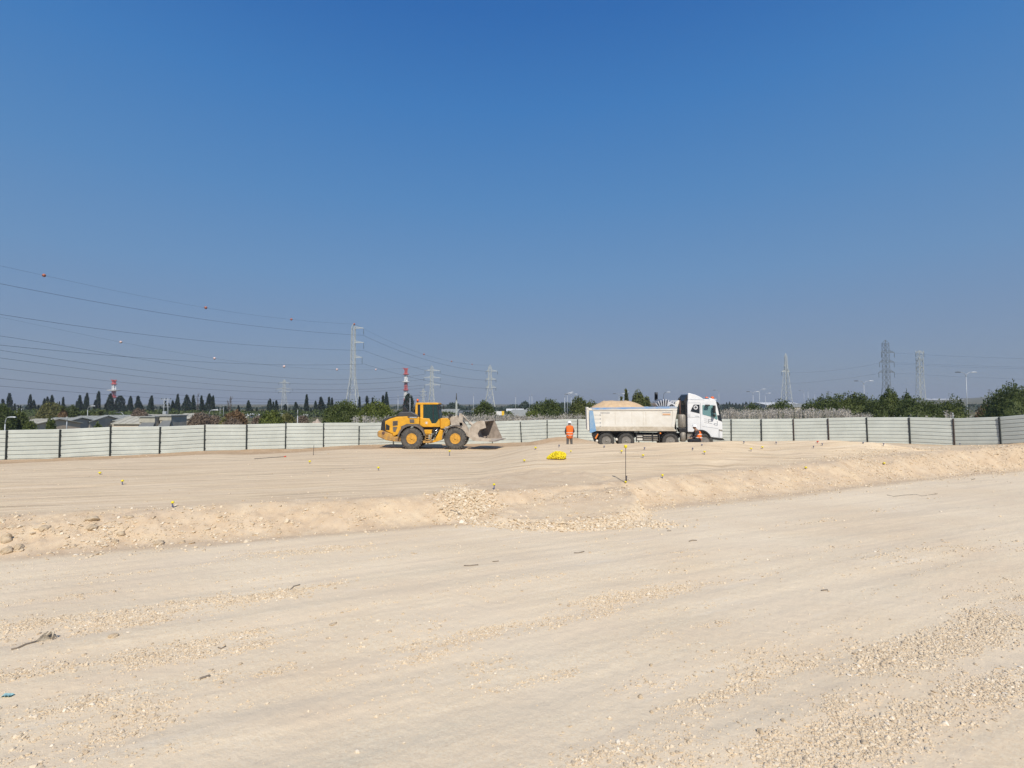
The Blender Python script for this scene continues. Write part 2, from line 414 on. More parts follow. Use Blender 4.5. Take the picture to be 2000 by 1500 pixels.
def stones(name, xy, size, label, sink=.25):
    n = len(xy); k = rng.integers(0, len(TEMPL), n); V = TEMPL[k].copy()
    a = rng.uniform(0, 2 * np.pi, n); b = rng.uniform(-.5, .5, n)
    ca, sa, cb, sb = np.cos(a), np.sin(a), np.cos(b), np.sin(b)
    R = np.zeros((n, 3, 3)); R[:, 0, 0] = ca; R[:, 0, 1] = -sa * cb; R[:, 0, 2] = sa * sb
    R[:, 1, 0] = sa; R[:, 1, 1] = ca * cb; R[:, 1, 2] = -ca * sb; R[:, 2, 1] = sb; R[:, 2, 2] = cb
    V = np.einsum('nij,nkj->nki', R, V) * (size[:, None, None] / 2)
    z = zterrain(xy[:, 0], xy[:, 1]) + size * (.5 - sink) * .35
    V = V + np.concatenate([xy, z[:, None]], 1)[:, None, :]
    Fa = (TF[None] + (np.arange(n) * 12)[:, None, None]).reshape(-1, 3)
    o = npmesh(name, V.reshape(-1, 3), Fa, M_stone, smooth=False)
    return tag(o, label, 'gravel', None, 'stuff')

# blobs of loose gravel seen in the photograph: centre pixel, half length along the lanes, half width, density
BL = [(1650, 1440, 1.3, .5, 1), (1850, 1370, 1.6, .35, .9), (1850, 1250, 2.2, .38, .85), (1560, 1285, 1.3, .25, .7), (1240, 1480, 1.0, .3, .7), (1450, 1370, .9, .14, .5),
      (120, 1430, 1.3, .40, .95), (330, 1350, 1.4, .26, .8), (60, 1400, .9, .3, .5), (150, 1300, 2.0, .22, .7), (230, 1210, 1.7, .35, .75), (60, 1225, 1.5, .3, .6),
      (480, 1165, 1.1, .40, .95), (590, 1150, .9, .2, .8), (420, 1280, 1.0, .18, .6), (1230, 1165, 1.5, .3, .5), (1100, 1210, 1.4, .2, .5), (880, 1250, 1.1, .2, .45),
      (150, 1165, 1.6, .18, .5), (700, 1062, 2.2, .3, .4), (560, 1080, 1.5, .3, .4), (1240, 1050, 1.6, .3, .4), (1570, 1020, 1.4, .3, .5), (1750, 995, 1.6, .3, .4),
      (1350, 1310, 1.2, .2, .45), (1050, 1330, .8, .12, .25), (800, 1290, .9, .15, .3), (580, 1360, .7, .1, .35), (1500, 1330, 1.4, .1, .35), (1950, 1180, 1.8, .3, .4), (1860, 1060, 1.8, .2, .3)]
_bl = [(ground(a, b), l, wd, k) for a, b, l, wd, k in BL]
def dens(x, y):
    u = x * CA + y * SA; v = -x * SA + y * CA
    d = np.full(x.shape, .012)
    for p, l, wd, k in _bl:
        pu = p.x * CA + p.y * SA; pv = -p.x * SA + p.y * CA
        d = np.maximum(d, k * np.exp(-((u - pu) / l) ** 4 - ((v - pv) / wd) ** 2 * 1.2))
    n = fbm(u * .45, v * 3.0, 61, 4, .6)
    d = d * (.25 + 1.5 * ss((n - .38) / .3)) + .10 * ss((n - .60) / .15)
    d = d * (.35 + 1.3 * ss((fbm(x * 2.5, y * 2.5, 71, 3) - .35) / .3))
    return d
def sample(n, fn, y0, y1, tmax=1.08):
    y = np.sqrt(rng.uniform(y0 ** 2, y1 ** 2, n)); x = rng.uniform(-tmax, tmax, n) * y
    keep = rng.uniform(0, 1, n) < fn(x, y)
    return np.stack([x[keep], y[keep]], 1)
def low(x, y): return y < np.interp(x, TX, TY) - .1
p1 = sample(760000, lambda x, y: dens(x, y) * low(x, y) * np.where(y > 9, .55, 1), 4.6, 13.5)
s1 = .009 + .017 * rng.gamma(1.25, .62, len(p1)); s1 = np.clip(s1, .009, .075) * (.8 + .025 * p1[:, 1])
stones('gravel', p1, s1, 'loose pale gravel scattered in bands over the near ground')
p2 = sample(60000, lambda x, y: dens(x, y) * low(x, y), 13.5, 34)
s2 = np.clip(.03 + .03 * rng.gamma(1.5, .5, len(p2)), .02, .13)
stones('distant_gravel', p2, s2, 'sparse gravel patches on the lower ground further right')
def bankd(x, y):
    t = (y - np.interp(x, TX, TY)) / np.interp(x, RX, RY)
    b = np.exp(-((t - .4) / .5) ** 2) * (.22 + .9 * ss((fbm(x * 1.1, y * 1.6, 81, 4, .6) - .42) / .25))
    dd = np.sqrt(((x - 1.4) / 3.4) ** 2 + ((y - 19) / 3.7) ** 2)
    fan = np.exp(-((dd - .98) / .10) ** 2) * (y < 19.4)
    right = np.exp(-((x - 3.9) / .9) ** 2 - ((y - 16.4) / .5) ** 2)
    heap = np.exp(-((x + 1.55) / .7) ** 2 - ((y - 17.2) / .6) ** 2)
    lf = .55 + .45 * ss((-3 - x) / 5)
    d = np.maximum(b * lf, fan * .6); d = np.maximum(d, heap); d = np.maximum(d, right * .7)
    far = ss((x - 12) / 8)
    return np.clip(np.maximum(d, .85 * far * np.exp(-((t - .7) / .7) ** 2) * ss((fbm(x * .6, y * .9, 83) - .4) / .2)), 0, 1)
p3 = sample(420000, bankd, 8, 36, 1.12)
s3 = np.clip(.022 + .042 * rng.gamma(1.0, .62, len(p3)), .02, .20)
stones('rubble', p3, s3, 'broken limestone rubble along the face of the low bank', .3)
hx = np.concatenate([rng.normal([-1.5, 17.0], [.42, .42], (1500, 2)), rng.normal([3.6, 16.0], [.8, .28], (500, 2)), np.stack([rng.uniform(-1.2, 4.6, 1100), 15.45 + rng.normal(0, .16, 1100)], 1)])
hx[2000:, 1] += .10 * (hx[2000:, 0] - 1.4) ** 2
stones('clod_rubble', hx, np.clip(.04 + .05 * rng.gamma(1.2, .7, len(hx)), .03, .17), 'heaped clods at the edge of the spill fan below the rim', .2)
p4 = sample(40000, lambda x, y: .16 * ss((fbm(x * .4, y * 1.6, 91) - .5) / .2) * ((y - np.interp(x, TX, TY)) > 1.2) * (y < np.interp(x, FX, FY) - .3), 12, 45, 1.1)
stones('plateau_pebbles', p4, np.clip(.02 + .03 * rng.gamma(1.2, .6, len(p4)), .02, .14), 'scattered pebbles on the raised pad')
# ------------------------------------------------------------------ hoarding
M_sheet = mat('pale steel sheet', (.555, .59, .54), .5, .0, .4, noise=.15, nscale=.8)
M_seam_shade = mat('shaded sheet lap joint', (.13, .15, .15), .7)  # dark colour paints the groove shadow along each lap joint
M_post = mat('dark post steel', (.028, .036, .036), .55, noise=.3, nscale=3)
M_post2 = mat('rusty post steel', (.075, .05, .04), .7, noise=.4, nscale=3)
hd = thing('hoarding_fence', 'long pale corrugated sheet hoarding with dark posts closing off the far side of the site', 'fence', (0, 0, 0))
def panel(a, b, zb):
    mb = MB(); d = Vector((b.x - a.x, b.y - a.y, 0)); L = d.length; n = Vector((d.y, -d.x, 0)).normalized()
    if n.y > 0: n = -n
    H = 2.475; steps = 9; pitch = H / steps
    def q(t, h, off):
        p = a.lerp(b, t); return (p.x + n.x * off, p.y + n.y * off, p.z - h + off * 0)
    for k in range(steps):
        h0 = k * pitch; h1 = h0 + pitch - .032
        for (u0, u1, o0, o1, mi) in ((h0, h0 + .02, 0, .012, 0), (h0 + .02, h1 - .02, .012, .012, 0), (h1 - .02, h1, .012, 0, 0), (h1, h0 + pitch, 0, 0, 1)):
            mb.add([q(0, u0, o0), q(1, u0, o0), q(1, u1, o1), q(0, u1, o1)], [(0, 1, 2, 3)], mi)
    # back skin, so the sheet has thickness
    mb.add([q(0, 0, -.012), q(1, 0, -.012), q(1, H, -.012), q(0, H, -.012)], [(0, 1, 2, 3)], 0)
    mb.add([q(0, 0, -.012), q(1, 0, -.012), q(1, 0, 0), q(0, 0, 0)], [(0, 1, 2, 3)], 0)
    return mb
lean = {1019: -.12, 1549: -.03, 1617: -.05, 1692: -.04, 1775: -.04, 1861: -.05, 1951: -.07}
drop = {1019: .12, 702: .28, 962: -.12, 218: -.05, 559: -.1}
for i in range(len(fpts) - 1):
    a, b = fpts[i] + Vector((0, 0, random.uniform(-.018, .018))), fpts[i + 1] + Vector((0, random.uniform(-.03, .03), random.uniform(-.018, .018)))
    panel(a, b, 0).build('sheet_panel', [M_sheet, M_seam_shade], hd, fixn=False)
for i in range(len(fpts)):
    a = fpts[i]; pxx = FENCE[i][0]
    ln = lean.get(pxx, random.uniform(-.012, .012)); dp = drop.get(pxx, .03)
    top = Vector((a.x + ln, a.y - .075, a.z - dp)); base = Vector((a.x - ln * .2, a.y - .075, a.z - 2.5))
    mb = MB(); mb.bar(base, top, .085, 0, .06)
    mb.box((top.x, top.y, top.z + .006), (.1, .075, .012))
    for hz in (.35, 1.0, 1.6):      # clamp brackets
        p = base.lerp(top, (2.35 - hz) / 2.35); mb.box((p.x, p.y + .02, p.z), (.12, .06, .03))
    mb.build('post', M_post2 if pxx in (1549, 1617, 1861) else M_post, hd)
# ------------------------------------------------------------------ vegetation
def leaf_mat(name, dark, light, tr=.25):
    m = bpy.data.materials.new(name); m.use_nodes = True; t = m.node_tree; N = t.nodes; L = t.links; b = N['Principled BSDF']
    b.inputs['Roughness'].default_value = .6; b.inputs['Specular IOR Level'].default_value = .3
    g = N.new('ShaderNodeNewGeometry'); r = N.new('ShaderNodeValToRGB'); r.color_ramp.elements[0].color = (*dark, 1); r.color_ramp.elements[1].color = (*light, 1)
    n = N.new('ShaderNodeTexNoise'); n.inputs['Scale'].default_value = .9; n.inputs['Detail'].default_value = 3; L.new(g.outputs['Position'], n.inputs['Vector'])
    a = N.new('ShaderNodeMath'); a.operation = 'MULTIPLY_ADD'; L.new(g.outputs['Random Per Island'], a.inputs[0]); a.inputs[1].default_value = .5
    s = N.new('ShaderNodeMath'); s.operation = 'MULTIPLY_ADD'; L.new(n.outputs[0], s.inputs[0]); s.inputs[1].default_value = 1.6; s.inputs[2].default_value = -.55
    L.new(s.outputs[0], a.inputs[2]); L.new(a.outputs[0], r.inputs[0]); L.new(r.outputs[0], b.inputs['Base Color'])
    tl = N.new('ShaderNodeBsdfTranslucent'); L.new(r.outputs[0], tl.inputs[0]); mx = N.new('ShaderNodeMixShader'); mx.inputs[0].default_value = tr
    L.new(b.outputs[0], mx.inputs[1]); L.new(tl.outputs[0], mx.inputs[2]); L.new(mx.outputs[0], N['Material Output'].inputs[0])
    return m
LM = dict(
    tam=leaf_mat('feathery shrub foliage', (.06, .085, .014), (.20, .235, .05)),
    dark=leaf_mat('dark bush foliage', (.042, .062, .015), (.115, .148, .040)),
    mid=leaf_mat('green bush foliage', (.038, .062, .014), (.14, .17, .045)),
    olive=leaf_mat('olive foliage', (.075, .085, .025), (.24, .23, .085)),
    brown=leaf_mat('dry shrub twigs', (.11, .08, .055), (.30, .235, .18)),
    rust=leaf_mat('rusty dry foliage', (.12, .08, .04), (.30, .19, .10)),
    cyp=leaf_mat('cypress foliage', (.009, .020, .014), (.034, .054, .034), .1),
    con=leaf_mat('yellow green conifer foliage', (.05, .075, .02), (.19, .20, .06)),
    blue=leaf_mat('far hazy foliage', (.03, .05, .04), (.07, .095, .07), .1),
    palm=leaf_mat('palm fronds', (.055, .085, .02), (.22, .23, .07)))
M_bark = mat('bark', (.13, .095, .065), .9, noise=.5, nscale=4, bump=.6)

def flakes(P, Nrm, size, asp=1.6, jit=.9):
    n = len(P)
    d = rng.normal(size=(n, 3)) * jit + Nrm; d /= np.linalg.norm(d, axis=1)[:, None] + 1e-9
    e = np.cross(d, rng.normal(size=(n, 3))); e /= np.linalg.norm(e, axis=1)[:, None] + 1e-9
    s = size * rng.uniform(.6, 1.4, n)[:, None]
    a = P - e * s * .5; b = P + e * s * .5; c = P + d * s * asp; m = P - d * s * .4 * asp
    V = np.stack([m, b * .5 + c * .5 * 1 + 0 * a, c, a], 1)
    V = np.stack([m, b, c, a], 1)
    F = np.arange(n * 4).reshape(n, 4)
    return V.reshape(-1, 3), F

def core(P0, w, d, h, k=10):
    """lumpy inner mass, so that a crown is not see-through everywhere"""
    return None

def crown(w, d, h, n, leaf, lumps=14, lift=0.0, droop=.25, flat=.0):
    sd = rng.uniform(0, 90)
    def surf(th, t):
        n1 = fbm(np.cos(th) * 1.6 + sd, np.sin(th) * 1.6 + t * 2.2, 5, 3); n2 = fbm(np.cos(th) * 4 + sd, np.sin(th) * 4 + t * 6, 9, 2)
        top = h * (.86 + .30 * fbm(np.cos(th) * 1.3 + sd, np.sin(th) * 1.3, 15, 3))
        r = np.clip(1 - t ** 3.4, 0, 1) ** .45 * (.80 + .34 * n1 + .16 * (n2 - .5)) * (.86 + .14 * np.clip(t * 4, 0, 1))
        return r, top
    th = rng.uniform(0, 2 * np.pi, n); t = rng.uniform(0, 1, n) ** .8
    r, top = surf(th, t); k = rng.uniform(.35, 1.0, n) ** .35 * np.where(rng.uniform(0, 1, n) < .06, 1.12, 1.0)
    P = np.stack([np.cos(th) * r * k * w / 2, np.sin(th) * r * k * d / 2, np.maximum(.02, t * top * (.55 + .45 * k))], 1)
    nr = np.stack([np.cos(th) * (1 - t), np.sin(th) * (1 - t), t + droop], 1)
    V, F = flakes(P, nr, leaf)
    m, q = 22, 10
    th = np.linspace(0, 2 * np.pi, m, endpoint=False); tt = np.linspace(1, 0, q)
    TH, T2 = np.meshgrid(th, tt, indexing='ij'); r, top = surf(TH, T2); r = r * .86
    Q = np.stack([np.cos(TH) * r * w / 2, np.sin(TH) * r * d / 2, T2 * top * .88], -1).reshape(-1, 3)
    ix = np.arange(m * q).reshape(m, q); ixn = np.roll(ix, -1, 0)
    FQ = np.stack([ix[:, :-1], ix[:, 1:], ixn[:, 1:], ixn[:, :-1]], -1).reshape(-1, 4) + len(V)
    return np.concatenate([V, Q]), np.concatenate([F, FQ])

def trunk(mb, h, r, branches=5, spread=1.0, seed=0):
    rd = random.Random(seed)
    mb.tube([(0, 0, -.3), (rd.uniform(-.1, .1), rd.uniform(-.1, .1), h * .35), (rd.uniform(-.2, .2), rd.uniform(-.2, .2), h * .7)], [r, r * .75, r * .4], 7)
    for i in range(branches):
        a = i * 2 * math.pi / branches + rd.uniform(-.4, .4); z0 = h * rd.uniform(.12, .4)
        mb.tube([(0, 0, z0), (math.cos(a) * spread * .3, math.sin(a) * spread * .3, z0 + h * .2), (math.cos(a) * spread * .75, math.sin(a) * spread * .75, z0 + h * .42)], [r * .5, r * .35, r * .12], 5)
    return mb

def bush(px, ytop, wpx, Y, m, label, cat='bush', name='bush', n=2600, leaf=None, group='bushes growing beyond the hoarding', hscale=1, lumps=14):
    t = at(px, ytop, Y); z0 = gz(t.x, t.y) - .1; h = (t.z - z0); wd = wpx * Y / FPX
    leaf = leaf or max(.10, .0017 * Y)
    o = thing(name, label, cat, (t.x, t.y, z0), 0, group)
    V, F = crown(wd * 1.33, wd * .95, h * 1.04, n, leaf, lumps)
    npmesh('crown', V, F, LM[m], parent=o)
    trunk(MB(), h * .75, .10, 5, wd * .33, int(px)).build('trunk', M_bark, o)
    return o

# px, top y, width px, depth, foliage, label
B = [
 (-6, 797, 60, 70, 'dark', 'dark olive bushy tree at the left edge of the photo beyond the hoarding', 3600),
 (42, 806, 26, 72, 'mid', 'small dark shrub just right of the bushy tree at the left edge', 1500),
 (60, 826, 24, 60, 'mid', 'low shrub in front of the beige gabled shed', 1300),
 (101, 792, 40, 128, 'olive', 'yellowish green tree left of the palm with the dead brown skirt', 3200),
 (100, 822, 16, 62, 'mid', 'thin upright shrub in front of the long shed, below the yellowish tree', 1100),
 (142, 796, 24, 130, 'dark', 'dark green tree hugging the right side of the brown skirted palm', 1900),
 (172, 806, 32, 135, 'mid', 'low mid green tree between the two palms', 1900),
 (272, 801, 26, 110, 'brown', 'pinkish bare shrub behind the sheds, under two cypresses', 1300),
 (192, 830, 20, 60, 'mid', 'low weedy shrub against the hoarding below the leafy palm', 900),
 (388, 812, 34, 75, 'brown', 'large bare brown shrub right of the grey sheds', 2600),
 (414, 813, 36, 78, 'brown', 'bare brown shrub second right of the grey sheds, beside the white lamp post', 2200),
 (437, 820, 22, 70, 'olive', 'small olive shrub at the hoarding between bare brown shrubs', 1100),
 (448, 809, 24, 90, 'rust', 'reddish brown shrub left of the orange flecked tree', 1400),
 (465, 806, 28, 88, 'rust', 'orange flecked tree with yellow green tufts', 1700),
 (458, 822, 44, 68, 'brown', 'low purplish brown thicket under the orange flecked tree', 1700),
 (502, 817, 22, 80, 'brown', 'pale brown shrub left of the rounded green bush', 1100),
 (529, 807.5, 40, 74, 'tam', 'rounded light green bush near the hoarding post, left of the olive one', 2600),
 (560, 812, 30, 76, 'olive', 'yellowish olive bush right of the rounded light green bush', 1700),
 (590, 814, 22, 100, 'brown', 'brown shrub left of the pale soil heap', 1000),
 (671, 790, 66, 66, 'mid', 'big round green bush, left one of the pair beside the loader', 5200),
 (733, 789, 72, 64, 'tam', 'big round bright green bush directly behind the rear of the loader', 5600),
 (783, 806, 34, 90, 'dark', 'dark bush behind the engine hood of the loader', 1500),
 (870, 806, 46, 130, 'mid', 'low green hedge bush behind the raised boom of the loader', 1500),
 (912, 806, 30, 130, 'blue', 'low greyish bush between the slender mast and the round dark bush', 1100),
 (945, 790, 42, 80, 'dark', 'round dark green bush at the foot of the pylon above the bucket', 3200),
 (995, 808, 22, 95, 'mid', 'small bush at the left corner of the grey roofed house', 900),
 (1066, 786, 66, 76, 'dark', 'wide dark green tree between the grey roofed house and the twin lamps', 4600),
 (1038, 806, 34, 70, 'tam', 'low light green bush right of the grey roofed house', 1700),
 (1131, 783, 34, 84, 'con', 'ragged yellow green tree behind the rear of the tipper body', 2400),
 (1156, 790, 30, 86, 'con', 'lower yellow green tree just above the tipper tailgate', 1700),
 (1246, 772, 24, 100, 'con', 'yellow green tree above the right slope of the sand load', 2200),
 (1262, 780, 20, 102, 'con', 'smaller tree right of the one above the sand load', 1300),
 (1282, 789, 16, 110, 'con', 'small shrub at the foot of the dark telecom mast', 800),
 (1432, 799, 44, 100, 'blue', 'dull green hedge right of the truck windscreen', 1500),
 (1472, 794, 50, 66, 'dark', 'low dark bush, leftmost of the row right of the truck', 3200),
 (1521, 789, 60, 66, 'dark', 'dark bush second in the row right of the truck, in front of the flat warehouse', 3800),
 (1602, 782, 76, 66, 'dark', 'broad bush left of the far double armed lamp post', 5200),
 (1662, 778, 92, 66, 'mid', 'broad light topped bush under the double armed lamp post', 6000),
 (1712, 784, 50, 62, 'dark', 'dark bush filling the gap left of the tall dark pylon', 3200),
 (1737, 768, 46, 64, 'mid', 'tallest bush of the row, directly under the dark pylon', 4200),
 (1771, 772, 26, 66, 'mid', 'narrow upright bush between the two right hand pylons', 2200),
 (1795, 784, 90, 60, 'dark', 'wide bush under the pale pylon', 5200),
 (1848, 787, 74, 61, 'mid', 'bush left of the tall curved lamp post', 4200),
 (1926, 797, 40, 62, 'rust', 'dry reddish shrub left of the big dark tree at the right edge', 1800),
 (1985, 761, 104, 56, 'dark', 'big dark tree at the right edge of the photo', 7500),
]
for px, yt, wp, Y, m, lab, n in B:
    small = 'tree' in lab and 'bush ' not in lab
    bush(px, yt, wp, Y, m, lab, 'tree' if small else ('shrub' if 'shrub' in lab else 'bush'), 'tree' if small else 'bush', int(n * 1.9))

def cypress(px, yt, wp, kind, Y, label, m='cyp', group='cypresses standing in rows beyond the sheds'):
    t = at(px, yt, Y); z0 = gz(t.x, t.y) - .2; h = t.z - z0; wd = wp * 1.4 * Y / FPX
    o = thing('cypress', label, 'tree', (t.x, t.y, z0), 0, group); o.rotation_euler.y = random.gauss(0, .022)
    n = int(420 + 80 * wp)
    hh = rng.uniform(0, 1, n) ** 1.15
    if kind == 'w': prof = np.minimum(1, np.sqrt(np.clip(1 - (hh - .35) ** 2 / .42, 0, 1)))
    elif kind == 'b': prof = np.clip((1 - hh) ** .8 * 1.25, 0, 1)
    elif kind == 'r': prof = np.clip((1 - hh) ** .75, .05, 1) * (.65 + .6 * vnoise(hh * 9, np.full(n, px * 1.0), 3))
    else: prof = np.clip((1 - hh) ** .62, 0, 1) * np.clip(.55 + hh * 2, 0, 1)
    prof = prof * (.85 + .3 * vnoise(hh * 6, np.full(n, px * 2.3), 5))
    a = rng.uniform(0, 2 * np.pi, n); lob = 1 + .18 * np.sin(a * 2 + px) + .12 * np.sin(a * 3 + hh * 9)
    r = wd / 2 * prof * lob * rng.uniform(.3, 1, n) ** .4
    bend = .04 * wd * np.sin(hh * 4 + px)
    P = np.stack([np.cos(a) * r + bend, np.sin(a) * r, .03 * h + hh * h * .97], 1)
    nr = np.stack([np.cos(a) * .5, np.sin(a) * .5, np.full(n, 1.3 if kind != 'r' else .6)], 1)
    V, F = flakes(P, nr, h * .03 + .08, 1.5, .45)
    npmesh('crown', V, F, LM[m], parent=o)
    mb = MB(); mb.tube([(0, 0, -.5), (0, 0, h * .45), (0, 0, h * .97)], [.22, .16, .05], 6); mb.build('trunk', M_bark, o)
CY = [(6.5, 780, 9, 'r'), (20, 769, 11, 'r'), (29, 789, 4, 's'), (35, 792, 5, 'r'), (41, 792, 6, 'r'), (51, 794, 5, 's'), (59, 772, 8, 's'), (66, 782, 10, 'b'), (75, 792, 8, 'r'), (89, 779, 9, 'b'), (93, 776, 9, 'b'),
 (103, 773, 10, 'b'), (116, 785, 4, 's'), (124, 777, 5, 's'), (151, 784, 6, 's'), (157, 773, 6, 's'), (162, 789, 6, 'b'), (167, 774.5, 6, 's'), (171, 769, 6, 's'), (186, 783, 6, 's'), (191.5, 766, 9, 's'),
 (206, 789, 6, 'r'), (216, 770, 13, 'b'), (235, 774, 14, 'w'), (245, 793, 7, 'b'), (255, 775, 11, 'b'), (271, 774, 13, 'r'), (279, 793, 6, 'r'), (293, 779, 9, 's'), (297.5, 774, 8, 's'), (313.5, 794, 6, 'b'), (323, 784, 8, 'r'),
 (330, 788, 6, 's'), (338, 783, 8, 's'), (343, 784, 8, 'r'), (348, 771, 8, 's'), (364.5, 772, 14, 'b'), (372, 795, 7, 'r'), (379, 773, 7, 's'), (396, 774, 7, 's'), (408, 770, 12, 'b'), (417, 774, 6, 's'), (427, 796, 4, 's'),
 (441, 794, 9, 'b'), (453, 800, 8, 'b'), (467, 792, 6, 'r'), (473.5, 801, 5, 's'), (485.5, 783, 8, 's'), (488.5, 790, 7, 's'), (493, 799, 9, 'b'), (501, 796, 7, 'r'), (511, 801, 5, 's'), (516, 801, 6, 's'), (525, 783, 7, 's'),
 (529, 779.5, 6, 's'), (533.5, 785, 5, 's'), (539.5, 783, 9, 'r'), (557.5, 790, 12, 'r'), (565, 797, 5, 's'), (570.5, 801, 5, 's'), (577.5, 786, 12, 'b'), (587.5, 797, 7, 's'), (599.5, 772, 8, 's'), (607, 798, 7, 's'),
 (617, 784, 7, 's'), (627.5, 776, 15, 'r'), (642, 776, 7, 'r'), (648.5, 778, 6, 'r'), (702, 776, 5, 's'), (717, 774, 8, 'r'), (727, 777, 5, 'r'), (748, 773, 8, 'r'), (755, 767, 8, 's'), (797, 770, 16, 'w')]
KN = dict(r='ragged open', b='broad conical', s='slim pointed', w='thick round topped')
NUM = ['', 'first', 'second', 'third', 'fourth', 'fifth', 'sixth', 'seventh', 'eighth', 'ninth', 'tenth', 'eleventh', 'twelfth', 'thirteenth', 'fourteenth', 'fifteenth', 'sixteenth', 'seventeenth', 'eighteenth', 'nineteenth', 'twentieth', '21st', '22nd', '23rd', '24th', '25th', '26th', '27th', '28th', '29th', '30th', '31st', '32nd', '33rd', '34th', '35th', '36th', '37th', '38th', '39th', '40th']
cnt = {}
for px, yt, wp, kd in CY:
    cnt[kd] = cnt.get(kd, 0) + 1
    extra = {59: 'tall slim cypress left of the yellowish tree, with a broader one touching its right side', 191.5: 'tallest slim cypress left of the red and white mast', 20: 'tall ragged conifer near the left edge with spreading upper branches',
             235: 'thick round topped cypress just right of the red and white mast on the left', 216: 'broad cypress just left of the far red and white mast', 797: 'thick round topped cypress behind the beacon of the loader', 755: 'slim pointed cypress just left of the loader exhaust, taller of two',
             748: 'ragged cypress just left of the loader exhaust, shorter of two', 599.5: 'tall slim cypress standing alone left of the pale soil heap', 627.5: 'wide ragged conifer above the pale soil heap'}.get(px)
    lab = extra or f'{KN[kd]} dark cypress, {NUM[cnt[kd]]} of the {KN[kd]} ones from the left'
    cypress(px, yt, wp, kd, 215 + (px * 37) % 50, lab)
far = [(1414, 789, 8), (1419, 786, 7), (1425, 785, 6), (1430, 788, 8), (1437, 787, 8), (1444, 789, 9), (1451, 787, 7), (1457, 785, 10), (1464, 789, 7), (1484, 787, 7), (1490, 789, 6), (916.5, 791, 6), (1213, 777, 5), (1224, 763, 8)]
fl = ['first hazy conifer right of the truck windscreen', 'second hazy conifer right of the truck windscreen', 'third hazy conifer right of the truck windscreen', 'fourth hazy conifer right of the truck', 'fifth hazy conifer right of the truck', 'sixth hazy conifer right of the truck',
      'seventh hazy conifer right of the truck', 'broad hazy conifer just left of the lamp cluster', 'hazy conifer just behind the left lamp of the cluster', 'hazy conifer left of two between lamp cluster and pylon', 'hazy conifer right of two between lamp cluster and pylon',
      'lone bluish cypress between the slender mast and the round dark bush', 'small conifer tip left of the pointed one above the sand load', 'pointed green conifer above the crest of the sand load']
for (px, yt, wp), lab in zip(far, fl):
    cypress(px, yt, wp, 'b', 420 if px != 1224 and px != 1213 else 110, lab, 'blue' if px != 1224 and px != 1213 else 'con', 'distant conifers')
for px, yt, wp, lab in ((886, 789, 22, 'distant dark rounded tree left of the slender mast'), (1024, 787.5, 16, 'distant bluish tree above the grey roofed house'), (1010, 796, 22, 'distant low bluish tree left above the grey roofed house'),
                       (1040, 793, 24, 'distant low bluish tree right above the grey roofed house'), (1105, 789, 30, 'distant bluish trees behind the twin lamps'), (1085, 792, 26, 'distant bluish tree behind the wide dark green tree'), (900, 798, 30, 'distant low bluish tree right of the slender mast'), (1000, 799, 34, 'distant low tree over the yellow and white board'),
                       (970, 798, 30, 'distant low bluish tree left of the yellow and white board, behind the pylon foot'), (850, 798, 40, 'distant bluish tree right behind the loader cab'), (1190, 792, 60, 'distant tree hidden mostly behind the sand load'), (1300, 793, 60, 'distant low tree behind the folded tarpaulin')):
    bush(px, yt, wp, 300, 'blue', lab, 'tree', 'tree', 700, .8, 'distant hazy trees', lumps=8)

def palm(px, yt, wp, Y, label, skirt):
    t = at(px, yt, Y); z0 = gz(t.x, t.y); h = t.z - z0; R = wp * Y / FPX / 2
    o = thing('palm_tree', label, 'palm', (t.x, t.y, z0), 0, 'palms beyond the hoarding')
    hc = h - R * .9
    MB().tube([(0, 0, -.3), (.05, 0, hc * .5), (0, 0, hc)], [.32, .26, .24], 9).build('trunk', M_bark, o)
    V = []; F = []
    mb = MB()
    for i in range(64):
        a = rng.uniform(0, 2 * np.pi); el = rng.uniform(-.35, 1.35); L = R * rng.uniform(.8, 1.1)
        d = np.array([math.cos(a) * math.cos(el), math.sin(a) * math.cos(el), math.sin(el)]); side = np.array([-math.sin(a), math.cos(a), 0])
        pts = []
        for k in range(6):
            q = k / 5; pts.append(np.array([0, 0, hc]) + d * L * q + np.array([0, 0, -.45 * L * q * q]))
        for k in range(5):
            for s in (-1, 1):
                for j in range(3):
                    p = pts[k] + (pts[k + 1] - pts[k]) * j / 3; wv = L * .26 * math.sin(min(3.0, .5 + (k + j / 3) * .55))
                    q = (pts[k + 1] - pts[k]); e = p + side * s * wv + q * .8 + np.array([0, 0, -.1 * wv])
                    mb.add([tuple(p), tuple(p + q * .28), tuple(e)], [(0, 1, 2)])
    mb.build('fronds', LM['palm'], o, fixn=False)
    if skirt:
        n = 900; hh = rng.uniform(0, 1, n); a = rng.uniform(0, 2 * np.pi, n); r = R * .46 * (.45 + .55 * np.sin(np.clip(hh, 0, 1) * 2.4)) * rng.uniform(.6, 1, n)
        P = np.stack([np.cos(a) * r, np.sin(a) * r, hc - hh * 2.4], 1)
        V, F = flakes(P, np.stack([np.cos(a) * .25, np.sin(a) * .25, -np.ones(n)], 1), .26, 2.2, .2)
        npmesh('dead_frond_skirt', V, F, LM['rust'], parent=o)
palm(124, 787, 28, 124, 'tall palm with a skirt of dead orange brown fronds behind the long shed', True)
palm(197, 795, 32, 126, 'leafy yellow green palm left of the far red and white mast', False)
palm(187, 799, 24, 128, 'smaller leafy palm touching the left side of the leafy yellow green palm', False)

